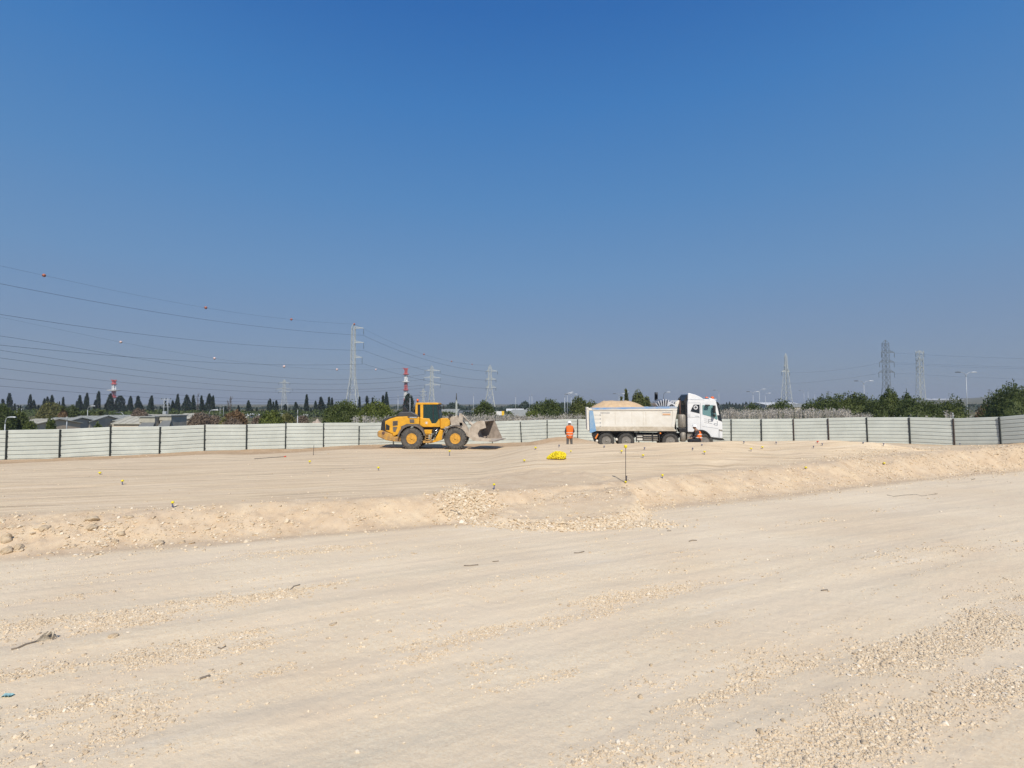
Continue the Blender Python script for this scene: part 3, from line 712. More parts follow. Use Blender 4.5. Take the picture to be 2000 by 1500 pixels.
# bare poplars
def bare(px, yt, Y, label):
    t = at(px, yt, Y); z0 = gz(t.x, t.y); h = t.z - z0; mb = MB()
    o = thing('bare_tree', label, 'tree', (t.x, t.y, z0), 0, 'bare poplars among the cypresses')
    mb.tube([(0, 0, -.3), (.1, 0, h * .5), (0, 0, h)], [.22, .14, .04], 6).build('trunk', M_bark, o)
    mb = MB()
    for i in range(26):
        z = h * random.uniform(.2, .9); a = random.uniform(0, 6.28); l = h * .11 * random.uniform(.5, 1.2)
        mb.tube([(0, 0, z), (math.cos(a) * l * .5, math.sin(a) * l * .5, z + l), (math.cos(a) * l * .7, math.sin(a) * l * .7, z + l * 2)], [.07, .05, .03], 4)
    mb.build('branches', M_bark, o)
bare(387, 770, 260, 'leafless grey poplar between two slim cypresses, tallest bare tree'); bare(451, 774, 260, 'leafless tree right of two above the reddish brown shrub'); bare(446, 783, 262, 'leafless tree left of two above the reddish brown shrub')

# dry reed plumes along the back of the hoarding: uncountable
def reeds(name, spans, label, m):
    Ps = []; 
    for x0, x1, ytop, Y, n in spans:
        px = rng.uniform(x0, x1, n); yy = ytop - 4 + rng.gamma(2.4, 3.0, n) + 3 * (vnoise(px * .05, px * 0, 3) - .5); Yd = Y + rng.uniform(-2, 3, n)
        for a, b, c in zip(px, yy, Yd): p = at(a, b, c); Ps.append((p.x, p.y, p.z))
    Ps = np.array(Ps); n = len(Ps); z0 = zterrain(Ps[:, 0], Ps[:, 1], False)
    V = []; F = []
    w = .02; lean = rng.normal(size=(n, 2)) * .12
    base = np.stack([Ps[:, 0] - lean[:, 0], Ps[:, 1] - lean[:, 1], z0], 1)
    a = rng.uniform(0, np.pi, n); s = np.stack([np.cos(a), np.sin(a), 0 * a], 1) * w
    Vs = np.stack([base - s, base + s, Ps + s * .6, Ps - s * .6], 1).reshape(-1, 3); Fs = np.arange(n * 4).reshape(n, 4)
    # plume heads
    k = 7; hp = np.repeat(Ps, k, 0) + rng.normal(size=(n * k, 3)) * [.10, .10, .15] - [0, 0, .12]
    V2, F2 = flakes(hp, np.tile([.3, 0, .6], (n * k, 1)), .055, 1.8, 1.0)
    V = np.concatenate([Vs, V2]); F = np.concatenate([Fs, F2 + len(Vs)])
    o = npmesh(name, V, F, m); return tag(o, label, 'reeds', None, 'stuff')
M_reed = leaf_mat('dry plume grass', (.30, .26, .20), (.78, .72, .63), .35)
reeds('reeds', [(1408, 1660, 802, 50, 800), (1650, 1700, 809, 50, 120), (1845, 1860, 806, 50, 20)], 'pale dry plume grass standing behind the hoarding right of the truck', M_reed)
reeds('dry_grass', [(845, 1000, 813, 50, 430), (1000, 1080, 815, 50, 260), (690, 775, 815, 46, 110), (1080, 1140, 812, 52, 130), (1700, 1900, 815, 50, 60)], 'pale dry plume grass along the back of the hoarding behind the loader', M_reed)
# ------------------------------------------------------------------ pylons, masts, lamps, wires
M_galv = mat('galvanised lattice steel', (.60, .62, .57), .55, .1, noise=.2, nscale=.3)
M_galvd = mat('darker lattice steel', (.20, .22, .22), .6, .15, noise=.3, nscale=.3)
M_ins = mat('glass insulator', (.10, .12, .11), .4)
M_red = mat('aviation red paint', (.56, .11, .10), .6, noise=.2, nscale=.5)
M_wht = mat('white mast paint', (.80, .80, .78), .6, noise=.1, nscale=.5)
M_ball_o = mat('orange marker ball', (.48, .13, .06), .6)
M_ball_w = mat('white and red marker ball', (.75, .55, .50), .5)
M_wire = mat('dull conductor wire', (.045, .05, .06), .6, .3)
M_wire_p = mat('sunlit conductor wire', (.55, .58, .62), .4, .5)  # pale colour paints the light reflected off these wires

def pylon(px, ytop, Y, bwpx, wwpx, arms, label, m, yaw=0, twpx=None, t=.24, waist=.45, ins=(1, 1), sub=1, group='high voltage pylons'):
    top = at(px, ytop, Y); bx = px + (px - 1000) * .0022 * 0
    z0 = gz(top.x, top.y) - .3; H = top.z - z0; s = Y / FPX
    bw, ww = bwpx * s, wwpx * s; tw = (twpx or wwpx * .8) * s
    o = thing('lattice_pylon', label, 'pylon', (top.x, top.y, z0), yaw, group)
    body_top = H * .955; wz = H * waist
    def width(z):
        return bw + (ww - bw) * z / wz if z < wz else ww + (tw - ww) * (z - wz) / (body_top - wz)
    # panel levels
    zs = [0]; 
    while zs[-1] < body_top:
        zs.append(zs[-1] + max(width(zs[-1]) * (1.25 if zs[-1] > wz * .5 else .85), .6))
    zs[-1] = body_top
    def leg(i, z): w = width(z) / 2; return Vector(((-w, w, w, -w)[i], (-w, -w, w, w)[i], z))
    lg = MB(); br = MB()
    for i in range(4):
        lg.bar(leg(i, 0), leg(i, wz), t); lg.bar(leg(i, wz), leg(i, body_top), t * .85)
    for a, b in zip(zs[:-1], zs[1:]):
        for i in range(4):
            j = (i + 1) % 4
            br.bar(leg(i, a), leg(j, b), t * .32); br.bar(leg(j, a), leg(i, b), t * .32)
            br.bar(leg(i, b), leg(j, b), t * .32)
    lg.build('corner_legs', m, o); br.build('bracing', m, o)
    pk = MB()
    for i in range(4): pk.bar(leg(i, body_top), (0, 0, H), t * .8)
    pk.build('earth_peak', m, o)
    for (ya, ll, lr) in arms:
        za = (ytop - ya) * s * 1.0 + H; w = width(za) / 2
        for sg, l in ((-1, ll), (1, lr)):
            if l <= 0: continue
            L = l * s; ar = MB(); tip = Vector((sg * (w + L), 0, za))
            for yy in (-w, w):
                ar.bar((sg * w, yy, za), tip, t * .75); ar.bar((sg * w, yy, za + w * 1.1), tip, t * .6)
                for k in (1, 2, 3):
                    p = Vector((sg * w, yy, za)).lerp(tip, k / 4); q = Vector((sg * w, yy, za + w * 1.1)).lerp(tip, k / 4); ar.bar(p, q, t * .4)
            ao = ar.build('cross_arm', m, o)
            mi = MB(); ln = H * .07
            if ins[0]:
                mi.tube([tip, tip - Vector((0, 0, ln))], .09 * max(1, Y / 300), 6)
                for k in range(7): mi.lathe([(.17 * max(1, Y / 350), -.05), (.17 * max(1, Y / 350), .05)], (tip.x, tip.y, tip.z - ln * (k + 1) / 8), 'Z', 8)
                mi.build('insulator', M_ins, ao)
    return o, H
pylon(690.5, 632, 280, 26, 8.2, [(641, 0, 17), (669.5, 0, 17), (698.5, 0, 14)], 'tall pale lattice pylon left of the loader with all arms to its right', M_galv, waist=.42, t=.26, twpx=6)
pylon(843.5, 714, 560, 13, 5.5, [(724, 11, 14), (738, 13, 14), (752, 11, 14)], 'pale pylon with three pairs of arms above the loader cab', M_galv, waist=.45, t=.42)
pylon(957, 713, 430, 22, 6, [(725, 5, 12), (741, 5, 9), (757, 4, 8)], 'pale pylon above the loader bucket', M_galv, waist=.55, t=.36, twpx=5)
pylon(555.5, 741, 800, 9, 4.5, [(748, 9, 9), (760, 14, 14), (765, 9, 9)], 'faint far pylon between cypresses left of the soil heap', M_galv, waist=.5, t=.38)
pylon(827, 759, 700, 6, 3, [(765, 5, 5), (772, 5, 5)], 'small distant pylon just left of the one with three pairs of arms', M_galv, t=.35)
pylon(1534.5, 690, 380, 17, 4, [(715, 2, 2), (726, 7, 5)], 'narrow pale pylon seen edge on above the bushes right of the truck', M_galv, waist=.78, t=.3, yaw=.2, twpx=3)
pylon(1729, 664, 300, 19, 9, [(688.5, 4, 13), (707.5, 8, 12), (727.5, 10, 12)], 'dark grey pylon with short arms, left one of the two right hand pylons', M_galvd, waist=.40, t=.2, twpx=8)
pylon(1795.5, 685, 330, 13, 8.5, [(688.5, 3, 5), (703.5, 1.5, 2), (719, 1.5, 2)], 'pale straight pylon, right one of the two right hand pylons', M_galv, waist=.55, t=.26, twpx=8)
for px, yt, lab in ((1617.5, 763.5, 'tiny far pylon with stacked arms between the narrow pylon and the double armed lamp'), (1932, 760, 'tiny far pylon with stacked arms on the right hand horizon')):
    t_ = at(px, yt, 900); z0 = gz(t_.x, t_.y) - .3; H = t_.z - z0
    o = thing('lattice_pylon', lab, 'pylon', (t_.x, t_.y, z0), 0, 'high voltage pylons'); mb = MB()
    for sx in (-1, 1):
        for sy in (-1, 1): mb.bar((sx * 1.5, sy * 1.5, 0), (sx * .35, sy * .35, H), .28)
    for k in range(6):
        za, zb_ = H * k / 6, H * (k + 1) / 6; wa, wb = 1.5 - 1.15 * k / 6, 1.5 - 1.15 * (k + 1) / 6; mb.bar((-wa, -wa, za), (wb, -wb, zb_), .2); mb.bar((wa, wa, za), (-wb, wb, zb_), .2)
    mb.build('body', M_galvd, o)
    for dz in (1.8, 6, 9.6):
        mb = MB(); mb.bar((-4, 0, H - dz), (4, 0, H - dz), .45); mb.bar((-4, 0, H - dz), (0, 0, H - dz + 1.2), .25); mb.bar((4, 0, H - dz), (0, 0, H - dz + 1.2), .25); mb.build('cross_arm', M_galvd, o)

def rwmast(px, yt, Y, bands, plats, wpx, label, crown=True):
    s = Y / FPX; top = at(px, yt, Y); z0 = gz(top.x, top.y) - 1; H = top.z - z0
    o = thing('telecom_mast', label, 'mast', (top.x, top.y, z0), 0, 'red and white masts')
    def zz(y): return H - (y - yt) * s
    for y0, y1, c in bands:
        za, zb = zz(y1), zz(y0); mb = MB(); wa = wpx * s / 2 * (1 + .5 * (H - za) / H); wb = wpx * s / 2 * (1 + .5 * (H - zb) / H)
        mb.tube([(0, 0, za), (0, 0, zb)], [wa * .55, wb * .55], 12)
        n = max(2, int((zb - za) / (wpx * s)))
        for i in range(4):
            a = i * math.pi / 2 + .4; mb.bar((wa * math.cos(a), wa * math.sin(a), za), (wb * math.cos(a), wb * math.sin(a), zb), .5)
            for k in range(n):
                q0, q1 = k / n, (k + 1) / n; a2 = a + math.pi / 2; r0 = wa + (wb - wa) * q0; r1 = wa + (wb - wa) * q1
                mb.bar((r0 * math.cos(a), r0 * math.sin(a), za + (zb - za) * q0), (r1 * math.cos(a2), r1 * math.sin(a2), za + (zb - za) * q1), .35)
        mb.build('painted_section', M_red if c == 'r' else M_wht, o)
    for y, r, c in plats:
        z = zz(y); mb = MB(); mb.lathe([(r * s * .3, z - .9), (r * s, z - .3), (r * s, z + .5), (r * s * .3, z + .7)], (0, 0, 0), 'Z', 18)
        mb.build('platform', M_red if c == 'r' else M_wht, o)
    mb = MB()
    for a in (0, 1, 2, 3, 4, 5): mb.bar((0, 0, zz(yt + 10)), (math.cos(a) * 4.2 * s, math.sin(a) * 4.2 * s, zz(yt)), .6)
    mb.bar((-1.5 * s, 0, zz(yt + 5)), (-6.5 * s, 0, zz(yt - 1)), .5)
    mb.build('crown_antennas', M_red, o)
rwmast(793, 719, 620, [(719, 732, 'r'), (732, 747, 'w'), (747, 762, 'r'), (762, 778, 'w'), (778, 792, 'r')], [(731, 6, 'r'), (746, 7.5, 'w'), (762, 6, 'r')], 5, 'tall red and white banded mast behind the loader engine hood')
rwmast(223, 742, 600, [(742, 751, 'r'), (751, 763, 'w'), (763, 777, 'r'), (777, 791, 'w'), (791, 803, 'r')], [(750, 5, 'r'), (762.5, 11, 'w'), (776, 5, 'r')], 5, 'far red and white banded mast rising between cypresses on the left')

# thin masts and lamps
M_lpole = mat('galvanised lamp pole', (.42, .45, .47), .5, .2)
M_dpole = mat('dark pole', (.07, .075, .08), .6)
M_head = mat('lamp head casing', (.60, .62, .62), .4, .2)
def lamp(px, yt, Y, arms, label, r=.09, dark=False, name='street_lamp', al=1.8, heads=True, m=None):
    top = at(px, yt, Y); z0 = gz(top.x, top.y) - .2; H = top.z - z0; m = m or (M_dpole if dark else M_lpole)
    r = max(r * .7, .00013 * Y)
    o = thing(name, label, 'street lamp' if heads else 'pole', (top.x, top.y, z0), 0, 'lamp posts and thin masts beyond the hoarding')
    MB().tube([(0, 0, 0), (0, 0, H * .55), (0, 0, H - .9)], [r * 1.5, r * 1.15, r], 8).build('pole', m, o)
    MB().box((0, 0, .2), (.4, .4, .3)).build('base_plate', m, o)
    if not heads: 
        MB().tube([(0, 0, H - .9), (0, 0, H)], [r, r * .5], 6).build('pole_tip', m, o)
    for sg in arms:
        mb = MB(); pts = [(sg * al * (1 - math.cos(a)) * .8, 0, H - .9 + .9 * math.sin(a)) for a in (0, .35, .7, 1.05, 1.4)]
        pts.append((sg * al, 0, H + .02)); mb.tube(pts, r * .7, 6); ao = mb.build('arm', m, o)
        mb = MB(); mb.loft([[(sg * (al + x), y * wy, H + zt) for y, zt in ((-1, 0), (-.6, .12 * wy * 5), (.6, .12 * wy * 5), (1, 0), (.7, -.06), (-.7, -.06))] for x, wy in ((-.1, .08), (.3, .17), (.75, .16), (.95, .08))])
        mb.build('lamp_head', M_dpole if sg < 0 and dark != 2 else M_head, ao)
    return o
LP = [(1886.5, 727, 100, (-1, 1), 'tall curved double armed lamp post near the right edge'), (1687, 744, 125, (-1, 1), 'double armed lamp post above the broad light topped bush'),
      (1470.5, 765, 150, (-1, 1), 'left lamp post of the cluster right of the truck'), (1483, 760, 160, (1,), 'tallest lamp post of the cluster right of the truck'), (1494.5, 768, 190, (1,), 'faint lamp post right of the cluster right of the truck'),
      (1578, 760, 210, (), 'thin headless lamp post right of the narrow pylon'), (1570, 763, 260, (-1,), 'faint single armed lamp left of the thin headless post'), (1591, 766, 280, (), 'faint short post right of the thin headless post'), (1404, 762, 210, (-1,), 'faint lamp post rising behind the truck cab roof'),
      (1103, 768, 110, (1,), 'pale lamp post with dark tip, left of the twin lamps'), (1108, 766, 170, (1,), 'lamp post with pale head right behind the dark tipped one'), (1115.5, 770, 150, (-1, 1), 'double headed lamp post above the worker'),
      (1209, 769, 170, (-1, 1), 'double lamp peeking over the sand load'), (1217, 765, 190, (1,), 'single lamp peeking over the crest of the sand load'), (1296, 766, 130, (1,), 'curved dark lamp post above the folded tarpaulin'), (1281, 769, 160, (), 'thin post beside the dark telecom mast'),
      (1334, 770, 180, (), 'thin post behind the exhaust stack of the truck'), (925, 768, 170, (), 'thin white mast left of the round dark bush'), (1007, 771, 190, (), 'faint white mast above the grey roofed house'), (1039, 768, 180, (), 'white mast left of the wide dark green tree'), (1034, 770, 260, (), 'fainter mast just left of the white mast by the wide tree'),
      (777.5, 771, 130, (), 'thin pole behind the loader exhaust'), (801, 770, 120, (), 'thin grey pole in front of the round topped cypress'), (33.5, 794, 150, (), 'left of two short grey poles left of the slim cypress'), (42.5, 792, 150, (), 'right of two short grey poles left of the slim cypress'),
      (10.5, 815, 68, (1,), 'short street lamp at the left edge in front of the dark tree'), (171.5, 793, 120, (1,), 'small lamp above the long shed between cypresses'), (131, 813, 88, (), 'stout pale column at the end of the long shed'), (408.5, 801, 84, (1,), 'white lamp post leaning over the bare brown shrubs'),
      (430, 792, 190, (), 'left of two thin white poles above the bare brown shrubs'), (437, 791, 190, (), 'right of two thin white poles above the bare brown shrubs'), (550.5, 784, 200, (), 'thin pole left of the faint far pylon'), (562.5, 782, 200, (), 'thin pole right of the faint far pylon'), (581.5, 800, 76, (), 'grey concrete pole left of the soil heap'),
      (242, 806, 95, (-1,), 'small lamp on the shed roof by the far mast'), (1861, 806, 52, (), 'short pale stake behind the hoarding near the tall curved lamp')]
for px, yt, Y, arms, lab in LP:
    lamp(px, yt, Y, arms, lab, name='street_lamp' if arms else 'pole', heads=bool(arms), dark=px in (1296,), al=.0115 * Y if len(arms) == 2 and px > 1600 else .0065 * Y)
def utility(px, yt, Y, label):
    top = at(px, yt, Y); z0 = gz(top.x, top.y); H = top.z - z0; o = thing('utility_pole', label, 'pole', (top.x, top.y, z0))
    for s in (-.8, .8): MB().tube([(s, 0, -.2), (s * .75, 0, H)], [.13, .08], 8).build('pole', M_lpole, o)
    mb = MB(); mb.box((0, 0, H - .6), (3.4, .12, .12)); mb.box((0, 0, H - 3), (2.6, .12, .12)); mb.bar((-.8, 0, H - 3), (.6, 0, H - .6), .08); mb.build('cross_arm', M_lpole, o)
    mb = MB()
    for s in (-1.5, 0, 1.5): mb.lathe([(.05, 0), (.14, .1), (.05, .2), (.14, .3), (.04, .45)], (s, 0, H - .5), 'Z', 8)
    mb.build('insulator', M_ins, o); MB().box((0, -.4, H - 5), (1.1, .8, 1.1)).build('transformer', M_lpole, o, bevel=.05)
utility(324.5, 777, 170, 'twin legged utility pole with cross arms and transformer above the sheds')
# dark telecom mast and the slender mast
def trimast(px, yt, Y, wpx, label, m, topdark=False, bits=False):
    top = at(px, yt, Y); z0 = gz(top.x, top.y); H = top.z - z0; w = wpx * Y / FPX / 2
    o = thing('telecom_mast', label, 'mast', (top.x, top.y, z0)); mb = MB(); br = MB(); P = [Vector((math.cos(a) * w, math.sin(a) * w, 0)) for a in (.5, 2.6, 4.7)]
    for p in P: mb.bar(p, p * .55 + Vector((0, 0, H * .82)), .11)
    n = 16
    for k in range(n):
        for i in range(3):
            f0, f1 = 1 - .45 * k / n, 1 - .45 * (k + 1) / n; a = P[i] * f0 + Vector((0, 0, H * .82 * k / n)); b = P[(i + 1) % 3] * f1 + Vector((0, 0, H * .82 * (k + 1) / n)); br.bar(a, b, .07)
    mb.build('corner_legs', m, o); br.build('bracing', m, o)
    MB().tube([(0, 0, H * .78), (0, 0, H)], [.16, .1], 8).build('mast_tip', M_dpole, o)
    if bits:
        for z in (.72, .8, .88, .94):
            q = MB()
            for a in (.3, 2.4, 4.5): q.box((math.cos(a) * w * .8, math.sin(a) * w * .8, H * z), (.35, .35, 1.3))
            q.build('antenna_panel', M_dpole, o)
trimast(891.5, 768, 120, 4, 'slender pale mast with a dark tip right of the loader cab', M_galv)
trimast(1281.5, 767, 140, 4.5, 'dark telecom mast with panel antennas above the tipper body', M_galvd, bits=True)

def wire(name, pts, Y0, Y1, label, r=.045, balls=(), m=None, x0=None, deg=None, bm=None):
    xs = [p[0] for p in pts]; ys = [p[1] for p in pts]
    deg = deg or min(len(pts) - 1, 3); c = np.polyfit(xs, ys, deg)
    xa = xs[0]; xb = xs[-1]; start = x0 if x0 is not None else xa
    A = at(xa, np.polyval(c, xa), Y0); Bp = at(xb, np.polyval(c, xb), Y1)
    def world(px):
        py = float(np.polyval(c, px)); d = raydir(px, py); k = d.x / d.y
        # meet the vertical plane through A and B
        dx, dy = Bp.x - A.x, Bp.y - A.y; den = dx - k * dy
        s = (k * A.y - A.x) / den; Y = A.y + s * dy; return at(px, py, Y)
    q = [world(start + (xb - start) * i / 60) for i in range(61)]
    rs = [max(r, (.00018 if r > .025 else .00011) * p.y) for p in q]
    o = thing(name, label, 'cable', (q[-1].x, q[-1].y, q[-1].z), 0, 'overhead wires')
    off = q[-1]
    MB().tube([p - off for p in q], rs, 5, caps=False).build('conductor', m or M_wire, o)
    for b in balls:
        bx, col, rb = b; p = world(bx); mb = MB(); mb.sphere(p - off, rb, 16, 10, 0); mb.lathe([(rb * 1.02, -.04), (rb * 1.02, .04)], tuple(p - off), 'Z', 16, 1)
        mb.build('marker_ball', [M_ball_o if col == 'o' else M_ball_w, M_dpole], o)
pw = 'high voltage wire'
wire('earth_wire', [(0, 519), (86, 538), (402, 601), (569, 624), (693, 633)], 105, 280, 'topmost thin wire on the left carrying orange marker balls up to the pylon tip', .018, [(86, 'o', .36), (402, 'o', .44), (569, 'o', .48), (692, 'o', .5)], x0=-240)
wire('power_line', [(0, 554), (400, 624), (560, 643.5), (709.5, 655)], 105, 280, 'highest thick wire on the left, ending at the top arm of the tall pylon', .034, x0=-240)
wire('power_line', [(0, 614), (400, 666), (560, 678.5), (710, 684.5)], 108, 280, 'thick wire on the left ending at the middle arm of the tall pylon', .034, x0=-240)
wire('power_line', [(0, 674), (400, 707), (560, 712.5), (712, 711)], 112, 280, 'thick wire on the left ending at the lowest arm of the tall pylon', .034, x0=-240)
wire('earth_wire', [(0, 619), (236, 669), (419, 699), (555, 715.5), (658, 722), (734, 723), (843, 714)], 170, 560, 'thin wire with pale marker balls behind the tall pylon', .015, [(236, 'w', .52), (419, 'w', .64), (555, 'w', .8), (658, 'w', .8), (734, 'w', .8)], x0=-240)
for i, (pts, Yl, lab) in enumerate([([(0, 656), (236, 695), (400, 720.5), (560, 737), (690, 742.5), (829, 731)], 150, 'dark wire crossing another above the far red and white mast'),
      ([(0, 684), (400, 738), (560, 748.5), (690, 750), (829, 741)], 150, 'wire meeting the left edge just below the two that cross'),
      ([(0, 699), (400, 749), (560, 759.5), (690, 761), (829, 752)], 152, 'fourth wire from below at the left edge'),
      ([(0, 719), (400, 760), (560, 766.5), (690, 766), (829, 758)], 160, 'third wire from below at the left edge'),
      ([(0, 739), (400, 775), (560, 781), (690, 780), (829, 771)], 160, 'second wire from below at the left edge'),
      ([(0, 754), (400, 782.5), (560, 786), (690, 785), (829, 776)], 160, 'lowest wire at the left edge just above the cypress tips')]):
    wire('power_line', pts, Yl, 560, lab, .04, x0=-240)
wire('earth_wire', [(693, 633), (828, 692), (882, 706), (922, 711.5), (957, 713)], 280, 430, 'thin wire with small red balls right of the tall pylon', .02, [(828, 'o', .55), (882, 'o', .5), (922, 'o', .45)])
wire('power_line', [(709.5, 655), (800, 692), (850, 708), (900, 718.5), (969, 727)], 280, 430, 'upper wire sagging right from the tall pylon')
wire('power_line', [(710, 684.5), (760, 702), (800, 715), (850, 728), (969, 743)], 280, 430, 'middle wire sagging right from the tall pylon')
wire('power_line', [(712, 711), (780, 731), (830, 743), (880, 752), (969, 759)], 280, 430, 'lowest wire sagging right from the tall pylon')
for pts, Y0, Y1, lab in (([(1742, 689), (1800, 692.5), (2000, 700)], 300, 150, 'top pale wire leaving the right hand pylons to the right edge'), ([(1742, 708), (1860, 713), (2000, 717)], 300, 150, 'upper of the close pair of pale wires at the right edge'),
      ([(1741, 710.5), (1860, 716), (2000, 720.5)], 296, 148, 'lower of the close pair of pale wires at the right edge'), ([(1742, 728), (1880, 736), (2000, 740.5)], 300, 150, 'lowest pale wire reaching the right edge')):
    pts2 = pts; wire('power_line', pts2, Y0, Y1, lab, .03, m=M_wire_p)
for pts, lab in (([(1534, 728), (1640, 722), (1720, 709)], 'upper faint wire between the narrow pylon and the dark pylon'), ([(1534, 750), (1620, 743), (1719, 729)], 'lower faint wire between the narrow pylon and the dark pylon')):
    wire('power_line', pts, 380, 300, lab, .03, m=M_wire_p)

# ------------------------------------------------------------------ buildings beyond
M_roofg = mat('grey asbestos roof', (.33, .34, .31), .85, noise=.2, nscale=1.5)
M_roofb = mat('beige weathered roof', (.46, .44, .36), .85, noise=.2, nscale=1.2)
M_roofd = mat('dark grey sheet roof', (.17, .18, .18), .8, noise=.2, nscale=1)
M_wallp = mat('peach rendered wall', (.62, .50, .37), .85, noise=.12, nscale=1)
M_wallg = mat('concrete wall', (.50, .455, .375), .9, noise=.2, nscale=1)
M_wallw = mat('white wall', (.72, .72, .70), .7, noise=.08, nscale=.3)
M_dark = mat('dark opening', (.03, .032, .035), .6)
def shed(x0, x1, yridge, yeave, Y, depth, mw, mr, label, name='shed', skew=0, door=True, over=.3, hip=False, group=None, cat='building'):
    a = at(x0, yeave, Y); b = at(x1, yeave, Y); r = at((x0 + x1) / 2, yridge, Y + depth / 2)
    W = b.x - a.x; zc = gz((a.x + b.x) / 2, Y); base = zc - .3
    o = thing(name, label, cat, ((a.x + b.x) / 2, Y + depth / 2, base), skew, group)
    he = a.z - base; hr = max(r.z - base, he + .3); D = depth / 2; w = W / 2
    mb = MB()
    mb.add([(-w, -D, 0), (w, -D, 0), (w, D, 0), (-w, D, 0), (-w, -D, he), (w, -D, he), (w, D, he), (-w, D, he), (-w, 0, hr if not hip else he), (w, 0, hr if not hip else he)],
           [(0, 1, 5, 4), (1, 2, 6, 9, 5), (2, 3, 7, 6), (3, 0, 4, 8, 7)]); mb.build('wall', mw, o, fixn=False)
    rf = MB(); e = over; hw = w + e; i = w * .45 if hip else -e
    for zoff in (0,):
        k = .07
        P = [(-hw, -D - e, he - .05), (hw, -D - e, he - .05), (hw - (hw - w + i if hip else 0), 0, hr + .06), (-hw + (hw - w + i if hip else 0), 0, hr + .06), (hw, D + e, he - .05), (-hw, D + e, he - .05)]
        Q = [(x, y, z + .12) for x, y, z in P]
        fs = [(0, 1, 2, 3), (3, 2, 4, 5)] + ([(0, 3, 5), (1, 4, 2)] if hip else [])
        rf.add(P, fs); rf.add(Q, fs)
        for u, v in ((0, 1), (1, 4) if hip else (1, 2), (4, 5), (5, 0) if hip else (5, 3)): rf.add([P[u], P[v], Q[v], Q[u]], [(0, 1, 2, 3)])
        if not hip:
            for u, v in ((2, 4), (3, 0)): rf.add([P[u], P[v], Q[v], Q[u]], [(0, 1, 2, 3)])
        # sheet ribs
        for k_ in range(int(W / 1.1)):
            xx = -hw + .3 + k_ * 1.1
            if not hip: rf.bar((xx, -D - e, he + .10), (xx, 0, hr + .21), .06)
    rf.build('roof', mr, o, fixn=False)
    n = max(1, int(W / 4))
    for k in range(n):
        x = -w + (k + .5) * W / n
        if he > 1.2:
            fr = MB(); fr.box((x, -D - .02, he * .62), (1.25, .06, min(1.0, he * .3) + .12)); f = fr.build('window', M_wallw, o)
            MB().box((x, -D - .056, he * .62), (1.1, .02, min(1.0, he * .3))).build('pane', M_dark, f)
    return o
G1 = 'low sheds beyond the left hoarding'
shed(22, 72, 819.5, 830, 92, 9, M_wallp, M_roofb, 'beige roofed gabled shed at the far left with a peach end wall', group=G1, skew=-.12)
shed(72, 124, 817, 826, 100, 8, M_wallg, M_roofg, 'grey roofed shed behind the thin upright shrub', group=G1)
shed(122, 175, 813.5, 824, 106, 9, M_wallg, M_roofg, 'long grey shed right of the brown skirted palm', group=G1)
shed(174, 262, 812, 822, 112, 9, M_wallg, M_roofg, 'longest grey roofed shed below the far red and white mast', group=G1)
shed(222, 276, 815, 828, 88, 7, M_wallp, M_roofb, 'beige pitched roof shed with a peach wall in front of the longest shed', group=G1)
shed(258, 336, 810.5, 816, 120, 10, M_wallg, M_roofb, 'low beige roof behind the two boxy lean-tos', group=G1)
def leanto(x0, x1, y0, y1, y2, Y, label):
    a = at(x0, y0, Y); b = at(x1, y0, Y); c = at(x0, y1, Y); d = at(x0, y2, Y); base = gz(a.x, Y) - .3
    o = thing('lean_to', label, 'building', ((a.x + b.x) / 2, Y, base), 0, G1); w = (b.x - a.x) / 2
    MB().box2((-w, 0, 0), (w, 4, a.z - base)).build('wall', M_wallg, o)
    MB().box2((-w - .05, -.12, c.z - base), (w + .05, -.02, a.z - base - .08)).build('fascia_panel', M_roofb, o)
    MB().box2((-w - .15, -.3, a.z - base + .003), (w + .15, 4.2, a.z - base + .16)).build('roof', M_roofg, o)
    sl = MB(); sl.add([(-w + .6, -.15, c.z - base), (w, -.15, c.z - base), (w + .9, -2.2, d.z - base - .8), (-w + .6, -2.2, d.z - base - .8)], [(0, 1, 2, 3)])
    sl.add([(-w + .6, -.15, c.z - base - .1), (w, -.15, c.z - base - .1), (w + .9, -2.2, d.z - base - .9), (-w + .6, -2.2, d.z - base - .9)], [(0, 1, 2, 3)])
    for u in (-w + .6, w): sl.bar((u, -.15, c.z - base - .05), (u + (.9 if u > 0 else 0), -2.2, d.z - base - .85), .1)
    sl.build('sloping_canopy', M_roofd, o, fixn=False)
    MB().box((-w + .3, -.06, 1.2), (.5, .1, .9)).build('window', M_dark, o)
leanto(273, 303, 815, 825, 832, 84, 'left of two boxy concrete lean-tos with a dark sloping canopy')
leanto(313, 335, 813, 821, 830, 85, 'right of two boxy concrete lean-tos with a dark sloping canopy')
shed(336, 372, 809, 818, 96, 8, M_wallg, M_roofb, 'pale grey shed left of the bare brown shrubs', group=G1)
shed(470, 486, 808, 812, 220, 12, M_wallw, M_wallw, 'white greenhouse peeking left of the broad cypress group', 'greenhouse', group='far white greenhouses')
shed(498, 556, 808.5, 812, 225, 12, M_wallw, M_wallw, 'long white greenhouse behind the rounded light green bush', 'greenhouse', group='far white greenhouses')
shed(588, 600, 809, 812, 230, 12, M_wallw, M_wallw, 'small white greenhouse behind the lone tall cypress', 'greenhouse', group='far white greenhouses')
shed(986, 1056, 801.5, 813, 104, 10, M_wallg, M_roofg, 'house with a wide grey hipped roof right of the yellow and white board', 'house', hip=True)
shed(860, 892, 800, 806, 150, 12, M_wallw, M_roofg, 'low pale building behind the loader boom', group='low pale buildings in the middle distance')
shed(893, 924, 803, 808, 150, 12, M_wallw, M_roofd, 'low grey building left of the round dark bush', group='low pale buildings in the middle distance')
